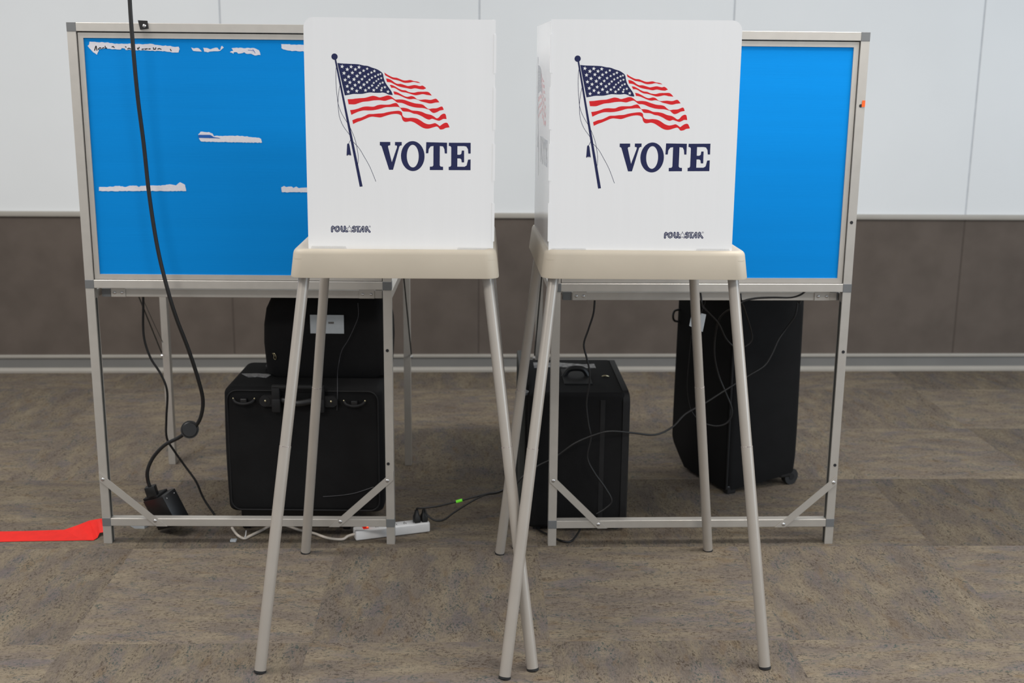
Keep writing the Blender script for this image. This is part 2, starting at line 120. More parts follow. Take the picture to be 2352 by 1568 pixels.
M['aludark'] = mat('dark_aluminium_and_shade', srgb(72, 74, 72), 0.6, metal=0.2, noise=0.1, nscale=30)  # dark aluminium; also paints the shade on the posts' inner faces
M['corner'] = mat('grey_plastic_connector', srgb(108, 110, 111), 0.5, noise=0.06, nscale=40)
M['steel'] = mat('bright_steel', srgb(205, 205, 205), 0.25, metal=0.9, noise=0.05, nscale=50)
M['leg'] = mat('warm_grey_painted_tube', srgb(172, 165, 156), 0.36, metal=0.25, noise=0.05, nscale=14, bump=0.03, bscale=200)
M['joint'] = mat('worn_joint_line', srgb(196, 188, 180), 0.5, noise=0.5, nscale=300, col2=srgb(104, 90, 92))
M['rubber'] = mat('black_rubber', srgb(30, 30, 31), 0.7, noise=0.2, nscale=60)
M['beige'] = mat('beige_moulded_plastic', srgb(190, 180, 163), 0.5, spec=0.35, noise=0.05, nscale=10, bump=0.08, bscale=900)
M['shield'] = mat('white_corrugated_plastic', srgb(239, 240, 241), 0.36, spec=0.3, noise=0.01, nscale=4, bump=0.035, bscale=55, stretch=(16, 16, 0.4))
M['clear'] = mat('clear_plastic_film', srgb(220, 220, 220), 0.2, noise=0.05, alpha=0.22)
M['navy'] = mat('navy_ink', srgb(0, 14, 76), 0.3, spec=0.2, noise=0.12, nscale=150)
M['red'] = mat('red_ink', srgb(226, 0, 14), 0.3, spec=0.2, noise=0.06, nscale=90)
M['paper'] = mat('torn_white_paper', srgb(216, 215, 222), 0.9, spec=0.1, noise=0.06, nscale=120, bump=0.2, bscale=500)
M['darkblue'] = mat('dark_blue_print', srgb(0, 84, 168), 0.6, noise=0.05)
M['ink'] = mat('black_ink', srgb(26, 26, 30), 0.7, noise=0.1)
M['black'] = mat('black_plastic', srgb(24, 24, 25), 0.42, noise=0.2, nscale=60, bump=0.1, bscale=300)
M['cable'] = mat('black_cable_sheath', srgb(20, 20, 21), 0.5, noise=0.2, nscale=90)
M['bag'] = mat('black_nylon_fabric', srgb(16, 16, 17), 0.85, spec=0.25, noise=0.3, nscale=14, bump=0.5, bscale=700)
M['piping'] = mat('black_piping', srgb(27, 27, 28), 0.65, spec=0.3, noise=0.2, nscale=40)
M['whiteplastic'] = mat('white_appliance_plastic', srgb(222, 222, 222), 0.4, noise=0.05, nscale=30)
M['whitecord'] = mat('cream_cord', srgb(205, 196, 184), 0.5, noise=0.06, nscale=60)
M['label'] = mat('white_paper_label', srgb(178, 184, 188), 0.7, noise=0.05)
M['wear'] = mat('scuffed_silver_patch', srgb(190, 190, 190), 0.7, noise=0.5, nscale=60, col2=srgb(40, 40, 42), stretch=(1, 6, 1))
M['green'] = mat('neon_green_tape', srgb(120, 240, 50), 0.6, noise=0.2, nscale=100)
M['orange'] = mat('orange_tape', srgb(240, 96, 24), 0.6, noise=0.08, nscale=60)
M['tape'] = mat('red_gaffer_tape', srgb(222, 34, 24), 0.6, spec=0.3, noise=0.1, nscale=30, bump=0.3, bscale=120)
M['glow'] = mat('red_lit_switch', srgb(90, 6, 5), 0.25, noise=0.05, emit=(srgb(255, 30, 10), 0.25))
M['lamp'] = mat('lit_red_lamp', srgb(255, 60, 30), 0.3, noise=0.05, emit=(srgb(255, 70, 30), 3.0))
M['wire'] = mat('grey_wire', srgb(62, 62, 66), 0.4, noise=0.1)
M['brass'] = mat('brass_rivet', srgb(170, 160, 130), 0.3, metal=0.8, noise=0.1)

for k_ in ('navy', 'red', 'shield'):
    b_ = M[k_].node_tree.nodes['Principled BSDF']; b_.inputs['Coat Weight'].default_value = 0.9; b_.inputs['Coat Roughness'].default_value = 0.12
def carpet():
    m = bpy.data.materials.new('carpet_tiles'); m.use_nodes = True; nt = m.node_tree; N = nt.nodes; L = nt.links
    b = N['Principled BSDF']; b.inputs['Roughness'].default_value = 0.98; b.inputs['Specular IOR Level'].default_value = 0.08
    def nd(t, **k):
        n = N.new(t)
        for a, v in k.items(): setattr(n, a, v)
        return n
    def math_(op, a, c=None):
        n = nd('ShaderNodeMath', operation=op)
        for i, v in enumerate((a, c)):
            if v is None: continue
            if isinstance(v, (int, float)): n.inputs[i].default_value = v
            else: L.new(v, n.inputs[i])
        return n.outputs[0]
    tc = nd('ShaderNodeTexCoord'); mp = nd('ShaderNodeMapping', vector_type='TEXTURE')
    mp.inputs['Location'].default_value = (-1.1143, 2.7321, 0); mp.inputs['Rotation'].default_value = (0, 0, 0.033)
    L.new(tc.outputs['Object'], mp.inputs[0])
    sx = nd('ShaderNodeSeparateXYZ'); L.new(mp.outputs[0], sx.inputs[0])
    T = 0.6096
    tx = math_('DIVIDE', sx.outputs[0], T); ty = math_('DIVIDE', sx.outputs[1], T)
    ix = math_('FLOOR', tx); iy = math_('FLOOR', ty)
    par = math_('PINGPONG', math_('ADD', ix, iy), 1.0)          # 0/1 quarter-turn
    cell = nd('ShaderNodeCombineXYZ'); L.new(ix, cell.inputs[0]); L.new(iy, cell.inputs[1])
    wn = nd('ShaderNodeTexWhiteNoise'); L.new(cell.outputs[0], wn.inputs['Vector'])
    a = nd('ShaderNodeCombineXYZ'); L.new(sx.outputs[0], a.inputs[0]); L.new(sx.outputs[1], a.inputs[1])
    c = nd('ShaderNodeCombineXYZ'); L.new(sx.outputs[1], c.inputs[0]); L.new(sx.outputs[0], c.inputs[1])
    mv = nd('ShaderNodeMix', data_type='VECTOR'); L.new(par, mv.inputs[0]); L.new(a.outputs[0], mv.inputs[4]); L.new(c.outputs[0], mv.inputs[5])
    off = nd('ShaderNodeVectorMath', operation='SCALE'); L.new(wn.outputs['Color'], off.inputs[0]); off.inputs['Scale'].default_value = 37.0
    uv = nd('ShaderNodeVectorMath', operation='ADD'); L.new(mv.outputs[1], uv.inputs[0]); L.new(off.outputs[0], uv.inputs[1])
    snap = nd('ShaderNodeVectorMath', operation='SNAP'); L.new(uv.outputs[0], snap.inputs[0]); snap.inputs[1].default_value = (0.0026, 0.0022, 1)
    def noise(scale, detail=3, rough=0.5, dist=0.0, src=None):
        mm = nd('ShaderNodeVectorMath', operation='MULTIPLY'); L.new((src or uv).outputs[0], mm.inputs[0]); mm.inputs[1].default_value = scale
        n = nd('ShaderNodeTexNoise'); n.inputs['Scale'].default_value = 1.0; n.inputs['Detail'].default_value = detail
        n.inputs['Roughness'].default_value = rough; n.inputs['Distortion'].default_value = dist
        L.new(mm.outputs[0], n.inputs['Vector']); return n
    def ramp(src, stops):
        r = nd('ShaderNodeValToRGB'); e = r.color_ramp.elements
        while len(e) < len(stops): e.new(0.5)
        for q, (p, col) in zip(e, stops): q.position = p; q.color = col
        L.new(src, r.inputs[0]); return r.outputs[0]
    def mix(f, x, y, mode='MIX'):
        n = nd('ShaderNodeMix', data_type='RGBA', blend_type=mode)
        if isinstance(f, float): n.inputs[0].default_value = f
        else: L.new(f, n.inputs[0])
        for i, v in ((6, x), (7, y)):
            if isinstance(v, tuple): n.inputs[i].default_value = v
            else: L.new(v, n.inputs[i])
        return n.outputs[2]
    big = noise((6.0, 14.0, 1), 5, 0.7)                  # broad bands along the pile
    base = ramp(big.outputs[0], [(0.30, srgb(108, 99, 91)), (0.44, srgb(118, 108, 98)), (0.56, srgb(128, 117, 101)), (0.70, srgb(140, 129, 111))])
    hue = noise((8.0, 17.0, 1), 3)
    base = mix(ramp(hue.outputs[0], [(0.54, (0, 0, 0, 1)), (0.68, (.45, .45, .45, 1))]), base, srgb(106, 99, 104))
    hue2 = noise((11.0, 30.0, 3), 2)
    base = mix(ramp(hue2.outputs[0], [(0.60, (0, 0, 0, 1)), (0.70, (.45, .45, .45, 1))]), base, srgb(116, 98, 76))
    sq = noise((80.0, 150.0, 1), 3, 0.65, 0.6, snap)          # little dark dashes
    clump = noise((14.0, 34.0, 2), 2)
    k1 = ramp(sq.outputs[0], [(0.545, (0, 0, 0, 1)), (0.565, (1, 1, 1, 1))])
    k2 = ramp(clump.outputs[0], [(0.36, (.25, .25, .25, 1)), (0.62, (1, 1, 1, 1))])
    kk = mix(1.0, k1, k2, 'MULTIPLY')
    dcol = ramp(hue.outputs[0], [(0.38, srgb(70, 58, 48)), (0.5, srgb(70, 66, 61)), (0.58, srgb(56, 74, 72))])
    kf = nd('ShaderNodeMath', operation='MULTIPLY'); L.new(kk, kf.inputs[0]); kf.inputs[1].default_value = 0.72
    base = mix(kf.outputs[0], base, dcol)
    sq2 = noise((150.0, 50.0, 5), 2, 0.5, 0.6, snap)
    k3 = ramp(sq2.outputs[0], [(0.60, (0, 0, 0, 1)), (0.68, (.42, .42, .42, 1))])
    base = mix(k3, base, srgb(84, 76, 67))
    weave = noise((90.0, 520.0, 1), 1)
    base = mix(0.22, base, ramp(weave.outputs[0], [(0.35, (.30, .30, .30, 1)), (0.65, (.75, .75, .75, 1))]), 'OVERLAY')
    tone = nd('ShaderNodeMapRange'); L.new(wn.outputs['Value'], tone.inputs[0]); tone.inputs[3].default_value = 0.92; tone.inputs[4].default_value = 1.08
    row = math_('COMPARE', iy, 1.0)                      # one row of tiles made darker than the rest
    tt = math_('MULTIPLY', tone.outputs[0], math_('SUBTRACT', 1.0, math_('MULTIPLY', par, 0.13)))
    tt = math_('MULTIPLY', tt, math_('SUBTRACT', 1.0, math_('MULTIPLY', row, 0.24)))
    tcx = nd('ShaderNodeCombineXYZ')
    for i in range(3): L.new(tt, tcx.inputs[i])
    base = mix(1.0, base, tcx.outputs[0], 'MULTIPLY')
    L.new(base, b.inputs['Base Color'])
    bp = nd('ShaderNodeBump'); bp.inputs['Strength'].default_value = 0.5; bp.inputs['Distance'].default_value = 0.003
    L.new(weave.outputs[0], bp.inputs['Height']); L.new(bp.outputs[0], b.inputs['Normal'])
    return m
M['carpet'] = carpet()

# ------------------------------------------------------------------ helpers
def thing(name, label, cat, loc, group=None):
    o = bpy.data.objects.new(name, None); COL.objects.link(o); o.location = loc; o.empty_display_size = 0.05
    o['label'] = label; o['category'] = cat
    if group: o['group'] = group
    return o
def base_of(o):
    v = Vector((0, 0, 0))
    while o is not None: v += Vector(o.location); o = o.parent
    return v
def obj(name, bm, m, parent=None, label=None, loc=None, smooth=False, ang=38):
    """link bm (vertices in room coordinates) as one mesh object"""
    me = bpy.data.meshes.new(name)
    o = bpy.data.objects.new(name, me); COL.objects.link(o)
    if parent is not None:
        o.parent = parent; org = base_of(parent)
    else:
        org = Vector(loc) if loc else Vector((0, 0, 0)); o.location = org
    bmesh.ops.translate(bm, verts=bm.verts, vec=-org)
    bmesh.ops.recalc_face_normals(bm, faces=bm.faces)
    bm.to_mesh(me); bm.free()
    ms = m if isinstance(m, (list, tuple)) else [m]
    for k in ms: me.materials.append(k)
    if smooth:
        for p in me.polygons: p.use_smooth = True
        me.set_sharp_from_angle(angle=math.radians(ang))
    if label: o['label'] = label
    return o
def single(o, label, cat, group=None):
    o['label'] = label; o['category'] = cat
    if group: o['group'] = group
    return o
def struct(o): o['kind'] = 'structure'; return o
ID = lambda s, d, z: Vector((s, d, z))
def box(bm, s0, s1, d0, d1, z0, z1, T=ID, bev=0.0, seg=2, mi=0):
    vs = [bm.verts.new(T(a, b_, c)) for a in (s0, s1) for b_ in (d0, d1) for c in (z0, z1)]
    fs = [bm.faces.new([vs[i] for i in q]) for q in ((0, 1, 3, 2), (4, 6, 7, 5), (0, 4, 5, 1), (2, 3, 7, 6), (0, 2, 6, 4), (1, 5, 7, 3))]
    for f in fs: f.material_index = mi
    if bev > 0:
        es = list({e for f in fs for e in f.edges})
        bmesh.ops.bevel(bm, geom=es, offset=bev, segments=seg, profile=0.5, affect='EDGES')
    return bm
def prism(bm, pts, t, plane, mi=0):
    """extrude 2-D outline; plane(u, v, w) -> room point, w from 0 to t"""
    a = [bm.verts.new(plane(u, v, 0)) for u, v in pts]; b_ = [bm.verts.new(plane(u, v, t)) for u, v in pts]
    f1 = bm.faces.new(a); f2 = bm.faces.new(b_[::-1]); n = len(pts)
    fs = [f1, f2]
    for i in range(n): fs.append(bm.faces.new((a[i], b_[i], b_[(i + 1) % n], a[(i + 1) % n])))
    for f in fs: f.material_index = mi
    return bm
def cyl(bm, p0, p1, ra, rb=None, n=20, caps=True):
    p0 = Vector(p0); p1 = Vector(p1); rb = ra if rb is None else rb
    ax = (p1 - p0).normalized(); x = ax.orthogonal().normalized(); y = ax.cross(x)
    A = []; B = []
    for i in range(n):
        t = 2 * math.pi * i / n; d = x * math.cos(t) + y * math.sin(t)
        A.append(bm.verts.new(p0 + d * ra)); B.append(bm.verts.new(p1 + d * rb))
    for i in range(n): bm.faces.new((A[i], A[(i + 1) % n], B[(i + 1) % n], B[i]))
    if caps: bm.faces.new(A[::-1]); bm.faces.new(B)
    return bm
def crom(pts, sub=6):
    P = [Vector(p) for p in pts]; out = []
    for i in range(len(P) - 1):
        p0 = P[max(i - 1, 0)]; p1 = P[i]; p2 = P[i + 1]; p3 = P[min(i + 2, len(P) - 1)]
        for k in range(sub):
            t = k / sub
            out.append(0.5 * ((2 * p1) + (p2 - p0) * t + (2 * p0 - 5 * p1 + 4 * p2 - p3) * t * t + (3 * p1 - p0 - 3 * p2 + p3) * t ** 3))
    out.append(P[-1]); return out
def tube(bm, pts, r, n=10, sub=6):
    path = crom(pts, sub) if sub > 1 else [Vector(p) for p in pts]
    ax = (path[1] - path[0]).normalized(); x = ax.orthogonal().normalized(); rings = []
    for i, p in enumerate(path):
        d = (path[min(i + 1, len(path) - 1)] - path[max(i - 1, 0)]).normalized()
        x = (x - d * x.dot(d)).normalized(); y = d.cross(x)
        rings.append([bm.verts.new(p + (x * math.cos(2 * math.pi * k / n) + y * math.sin(2 * math.pi * k / n)) * r) for k in range(n)])
    for a, b_ in zip(rings, rings[1:]):
        for k in range(n): bm.faces.new((a[k], a[(k + 1) % n], b_[(k + 1) % n], b_[k]))
    bm.faces.new(rings[0][::-1]); bm.faces.new(rings[-1]); return bm
def ball(bm, c, r, sz=1.0, u=20, v=12):
    bmesh.ops.create_uvsphere(bm, u_segments=u, v_segments=v, radius=r, matrix=Matrix.Translation(Vector(c)) @ Matrix.Diagonal((1, 1, sz, 1)))
    return bm
def NB(): return bmesh.new()
def roundrect(w_, d_, r, n=8, cx=0, cy=0):
    out = []
    for qx, qy, a0 in ((1, 1, 0), (-1, 1, 90), (-1, -1, 180), (1, -1, 270)):
        for k in range(n + 1):
            t = math.radians(a0 + 90 * k / n)
            out.append((cx + qx * (w_ / 2 - r) + r * math.cos(t), cy + qy * (d_ / 2 - r) + r * math.sin(t)))
    return out
def loft(bm, rings, cap0=True, cap1=True):
    V = [[bm.verts.new(p) for p in r] for r in rings]; n = len(V[0])
    for a, b_ in zip(V, V[1:]):
        for k in range(n): bm.faces.new((a[k], a[(k + 1) % n], b_[(k + 1) % n], b_[k]))
    if cap0: bm.faces.new(V[0][::-1])
    if cap1: bm.faces.new(V[-1])
    return bm
def rotz(T0, yaw):
    c, s = math.cos(yaw), math.sin(yaw)
    return lambda a, b_, z: Vector((T0[0] + a * c - b_ * s, T0[1] + a * s + b_ * c, T0[2] + z))

# ------------------------------------------------------------------ the room
bm = NB(); box(bm, -6, 6, -1.5, 5.9, -0.05, 0)
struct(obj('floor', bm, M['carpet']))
WY, WPSI = 5.5418, 0.0469
W = rotz((0, WY, 0), WPSI)             # s along the wall, d into the wall
S0, SP = -1.3186, 1.1579
bm = NB()
box(bm, -6, 6, 0.02, 0.10, 0, 2.8, W, mi=1)
k0 = -4
for k in range(k0, 6): box(bm, S0 + k * SP - 0.0045, S0 + k * SP + 0.0045, 0.0012, 0.02, 0.742, 2.8, W, mi=1)
for k in range(k0, 5):                 # whiteboard-like wall panels with narrow joints
    box(bm, S0 + k * SP + 0.0035, S0 + (k + 1) * SP - 0.0035, 0.0, 0.03, 0.742, 2.8, W, bev=0.0015, seg=1)
struct(obj('wall_back', bm, [M['wall'], M['wallgap']]))
bm = NB()
for k in range(k0, 5):
    box(bm, S0 + k * SP + 0.0025, S0 + (k + 1) * SP - 0.0025, -0.001, 0.03, 0.08, 0.742, W, bev=0.002, seg=1)
struct(obj('trim_1', bm, [M['felt']]))
bm = NB(); box(bm, -6, 6, 0.0005, 0.03, 0.08, 0.742, W)
struct(obj('trim_2', bm, M['seamfelt']))
bm = NB(); box(bm, -6, 6, -0.016, 0.01, 0.738, 0.762, W, bev=0.004); struct(obj('trim_3', bm, M['rail'], smooth=True))
bm = NB(); box(bm, -6, 6, -0.014, 0.01, 0.068, 0.084, W, bev=0.004); struct(obj('trim_4', bm, M['rail'], smooth=True))
bm = NB()
prof = [(-0.022, 0.0), (-0.022, 0.010), (-0.016, 0.016), (-0.007, 0.022), (-0.005, 0.070), (0.01, 0.070), (0.01, 0.0)]
a = [bm.verts.new(W(-6, d, z)) for d, z in prof]; b_ = [bm.verts.new(W(6, d, z)) for d, z in prof]
for i in range(len(prof)):
    f = bm.faces.new((a[i], b_[i], b_[(i + 1) % len(prof)], a[(i + 1) % len(prof)])); f.material_index = 1 if i in (0, 1, 2) else 0
struct(obj('baseboard_back', bm, [M['basegrey'], M['rail']]))

# ------------------------------------------------------------------ voting booths
def flat(bm, pts, P, w0, t=0.00006, mi=0):
    return prism(bm, pts, t, lambda u, v, q: P(u, v, w0 + q), mi)
def stroke(bm, pts, wd, P, w0, t, mi=0):
    hw = wd / 2
    for (x0, y0), (x1, y1) in zip(pts, pts[1:]):
        L_ = math.hypot(x1 - x0, y1 - y0)
        if L_ < 1e-6: continue
        nx, ny = -(y1 - y0) / L_ * hw, (x1 - x0) / L_ * hw
        flat(bm, [(x0 + nx, y0 + ny), (x1 + nx, y1 + ny), (x1 - nx, y1 - ny), (x0 - nx, y0 - ny)], P, w0, t, mi)
    for x, y in pts:
        flat(bm, [(x + hw * math.cos(k * math.pi / 5), y + hw * math.sin(k * math.pi / 5)) for k in range(10)], P, w0, t * 0.98, mi)
def star(cx, cy, R, r, rot=0):
    return [(cx + (R if k % 2 == 0 else r) * math.sin(k * math.pi / 5 + rot), cy + (R if k % 2 == 0 else r) * math.cos(k * math.pi / 5 + rot)) for k in range(10)]
def sm2(c): return [(p.x, p.y) for p in crom([(x, y, 0) for x, y in c], 4)]
def artwork(P, parent, du=0.0):
    Q = lambda u, v, q: P(u + du, v, q)
    bm = NB()
    flat(bm, sm2(CANTON[:18]) + sm2(CANTON[17:])[1:], Q, 0.0001); flat(bm, POLE, Q, 0.0001)
    x, y, r = BALL; flat(bm, [(x + r * math.cos(k * math.pi / 12), y + r * math.sin(k * math.pi / 12)) for k in range(24)], Q, 0.0001)
    for c in CORDS: stroke(bm, sm2(c), 0.0010, Q, 0.0001, 0.00006)
    flat(bm, TASSEL, Q, 0.0001)
    n0 = len(bm.faces)
    for s, l in STRIPES: flat(bm, sm2(s) + sm2(l), Q, 0.0001, mi=1)
    for i, (x, y, r) in enumerate(STARS): flat(bm, star(x, y, r, r * 0.42, 0.12), Q, 0.0002, mi=2)
    obj('flag_print', bm, [M['navy'], M['red'], M['shield']], parent, 'printed waving flag on a navy pole')
    bm = NB()
    for l in LETTERS: flat(bm, l, Q, 0.0001)
    cx, cy, ax, ay, bx, by = OCEN; n = 40
    for k in range(n):
        t0, t1 = 2 * math.pi * k / n, 2 * math.pi * (k + 1) / n
        flat(bm, [(cx + bx * math.cos(t0), cy + by * math.sin(t0)), (cx + ax * math.cos(t0), cy + ay * math.sin(t0)),
                  (cx + ax * math.cos(t1), cy + ay * math.sin(t1)), (cx + bx * math.cos(t1), cy + by * math.sin(t1))], Q, 0.0001)
    obj('vote_lettering', bm, M['navy'], parent, 'navy slab-serif VOTE lettering')
def logo(P, parent, du, dv):
    Q = lambda u, v, q: P(u + du, v + dv, q)
    bm = NB()
    for pts, wd in LOGO: stroke(bm, pts, wd * 1.1, Q, 0.0001, 0.00006)
    for pts, wd in LOGO: stroke(bm, pts, wd * 0.15, Q, 0.0002, 0.00006, 1)
    x, y, R, r = LSTAR
    flat(bm, star(x, y, R, R * 0.42), Q, 0.0003); flat(bm, star(x, y, R * 0.74, R * 0.31), Q, 0.0004, 0.00006, 1)
    x, y = LREG; n = 12
    for k in range(n):
        t0, t1 = 2 * math.pi * k / n, 2 * math.pi * (k + 1) / n
        flat(bm, [(x + .0012 * math.cos(t0), y + .0012 * math.sin(t0)), (x + .002 * math.cos(t0), y + .002 * math.sin(t0)),
                  (x + .002 * math.cos(t1), y + .002 * math.sin(t1)), (x + .0012 * math.cos(t1), y + .0012 * math.sin(t1))], Q, 0.0001)
    obj('corner_logo', bm, [M['navy'], M['shield']], parent, 'small POLL STAR corner logo')

def booth(label, cx, cy, yaw, legs, joints, shield_u0, shield_u1, lean, free_side, art_du, logo_du, logo_dv, wing_yaw, shear):
    t = thing('voting_booth', label, 'voting booth', (cx, cy, 0), 'folding voting booths')
    B = rotz((cx, cy, 0), yaw)
    # tabletop: moulded tray with rounded rim
    levels = [(0.930, 0.499, 0.529, 0.030), (0.933, 0.500, 0.530, 0.031), (0.986, 0.487, 0.518, 0.030), (0.991, 0.484, 0.515, 0.029),
              (0.9945, 0.479, 0.510, 0.028), (0.997, 0.470, 0.502, 0.025), (0.9975, 0.460, 0.492, 0.022), (0.996, 0.448, 0.480, 0.018), (0.9935, 0.43, 0.46, 0.014)]
    rings = [[B(x - shear * (y + 0.26), y, z) for x, y in roundrect(w_, d_, r)] for z, w_, d_, r in levels]
    inner = [[B(x - shear * (y + 0.26), y, z) for x, y in roundrect(w_, d_, r)] for z, w_, d_, r in [(0.984, 0.39, 0.42, 0.02), (0.976, 0.488, 0.52, 0.028), (0.930, 0.494, 0.524, 0.028)]]
    bm = NB(); loft(bm, inner[::-1][0:0] + [inner[0], inner[1], inner[2]] + rings, True, True)
    obj('tabletop', bm, M['beige'], t, 'beige moulded plastic tabletop', smooth=True, ang=70)
    for (top, foot), jz in zip(legs, joints):
        top = Vector(top); foot = Vector(foot); d = (top - foot).normalized()
        q = foot + d * ((jz - foot.z) / d.z)
        bm = NB(); cyl(bm, foot + d * 0.004, q, 0.0140, n=28); cyl(bm, q, top + d * 0.03, 0.0134, n=28)
        lg = obj('leg', bm, M['leg'], t, smooth=True)
        bm = NB(); cyl(bm, q - d * 0.0006, q + d * 0.0009, 0.01425, n=28); obj('joint_ring', bm, M['joint'], lg)
        bm = NB(); cyl(bm, Vector((foot.x, foot.y, 0.0)) , foot + d * 0.0052, 0.0148, 0.0146, n=28); obj('foot_cap', bm, M['rubber'], lg, 'black rubber foot cap')
        bm = NB(); cyl(bm, top + d * 0.001, top + d * 0.02, 0.0170, 0.0185, n=28); obj('leg_socket', bm, M['beige'], t)
    # shield: front sheet with two wings
    th = 0.004; H0, H1 = 0.992, 1.529; w_ = shield_u1 - shield_u0
    FY = 2.83
    ca, sa = math.cos(lean), math.sin(lean)
    ty = math.tan(yaw)
    def P(u, v, q):       # u right along the sheet, v up, q towards the viewer
        uu = u * ca + v * sa; vv = v * ca - u * sa + 0.0
        return Vector((shield_u0 + uu * math.cos(yaw) + q * math.sin(yaw), FY + uu * math.sin(yaw) - q * math.cos(yaw), 0.995 + vv))
    h = H1 - H0
    R = 0.024; out = [(0, -0.003), (w_, -0.003)]
    arcR = [(w_ - R + R * math.cos(a), h - R + R * math.sin(a)) for a in [math.pi / 2 * k / 8 for k in range(9)]]
    arcL = [(R - R * math.sin(a), h - R + R * math.cos(a)) for a in [math.pi / 2 * k / 8 for k in range(9)]]
    out += (arcR if free_side == 'right' else [(w_, h)])
    out += (arcL if free_side == 'left' else [(0, h)])
    bm = NB(); prism(bm, out, th, lambda u, v, q: P(u, v, -q))
    sh = obj('privacy_shield', bm, M['shield'], t, 'white corrugated plastic privacy shield')
    artwork(P, sh, art_du); logo(P, sh, logo_du, logo_dv)
    # wings going back
    for side in ((0,) if free_side == 'right' else (1,)):
        u = 0.001 if side == 0 else w_ - 0.001
        ya = yaw + wing_yaw[side]
        o = P(u, 0, -th); o.z = 0.995
        d = Vector((-math.sin(ya), math.cos(ya), 0)); n_ = Vector((math.cos(ya), math.sin(ya), 0)) * (-1 if side == 0 else 1)
        wd = 0.45
        def PW(a_, v, q, o=o, d=d, n_=n_, side=side):
            a2 = (wd - a_) if side == 0 else a_     # print reads from outside
            return o + d * a2 + Vector((0, 0, v)) + n_ * (q)
        ww = [(0, -0.003), (wd, -0.003), (wd, h - 0.002), (0.0, h - 0.002)]
        bm = NB(); prism(bm, ww, th, lambda u_, v, q: PW(u_, v, -q))
        wg = obj('side_wing', bm, M['shield'], t, 'white side wing of the privacy shield')
        artwork(PW, wg, -0.02)
    # cut flaps along the fold
    fu = 0.0 if free_side == 'right' else w_
    sgn = -1 if free_side == 'right' else 1
    for v0, v1 in ((0.02, 0.115), (0.165, 0.255), (0.285, 0.385), (0.415, 0.505)):
        bm = NB(); prism(bm, [(fu - sgn * 0.004, v0), (fu + sgn * 0.0022, v0 + 0.002), (fu + sgn * 0.0022, v1 - 0.002), (fu - sgn * 0.004, v1)], th + 0.0008, lambda u, v, q: P(u, v, 0.0008 - q))
        obj('fold_tab', bm, M['shield'], sh)
    # clear pockets holding the foot of the sheet
    for u0, u1 in ((0.005, 0.092), (w_ - 0.088, w_ - 0.004)):
        bm = NB(); prism(bm, [(u0, -0.003), (u1, -0.003), (u1 - 0.003, 0.006), (u0 + 0.003, 0.006)], 0.0012, lambda u, v, q: P(u, v, 0.0016 + q))
        obj('sheet_clip', bm, M['clear'], sh, 'clear plastic foot clip')
    return t

booth('left of the two white VOTE booths, its VOTE shield covering the cord-side blue panel', -0.288, 3.055, 0.022,
      [((-0.505, 2.84, 0.93), (-0.599, 2.602, 0)), ((-0.062, 2.85, 0.93), (0.058, 2.625, 0)), ((-0.513, 3.24, 0.93), (-0.613, 3.323, 0)), ((-0.068, 3.275, 0.93), (0.020, 3.378, 0))],
      (0.5255, 0.524, 0.5265, 0.526), -0.4915, -0.0475, 0.006, 'left', 0.0, 0.0, 0.0, (-0.02, 0.03), 0.0)
booth('right of the two white VOTE booths, its left side wing showing, beside the orange-tagged frame', 0.316, 3.075, 0.014,
      [((0.100, 2.85, 0.93), (-0.010, 2.584, 0)), ((0.538, 2.86, 0.93), (0.625, 2.645, 0)), ((0.073, 3.25, 0.93), (-0.031, 3.330, 0)), ((0.499, 3.27, 0.93), (0.601, 3.369, 0))],
      (0.5259, 0.5264, 0.5232, 0.5289), 0.0855, 0.5275, -0.003, 'right', -0.0085, 0.2225, -0.009, (0.047, -0.02), 0.035)

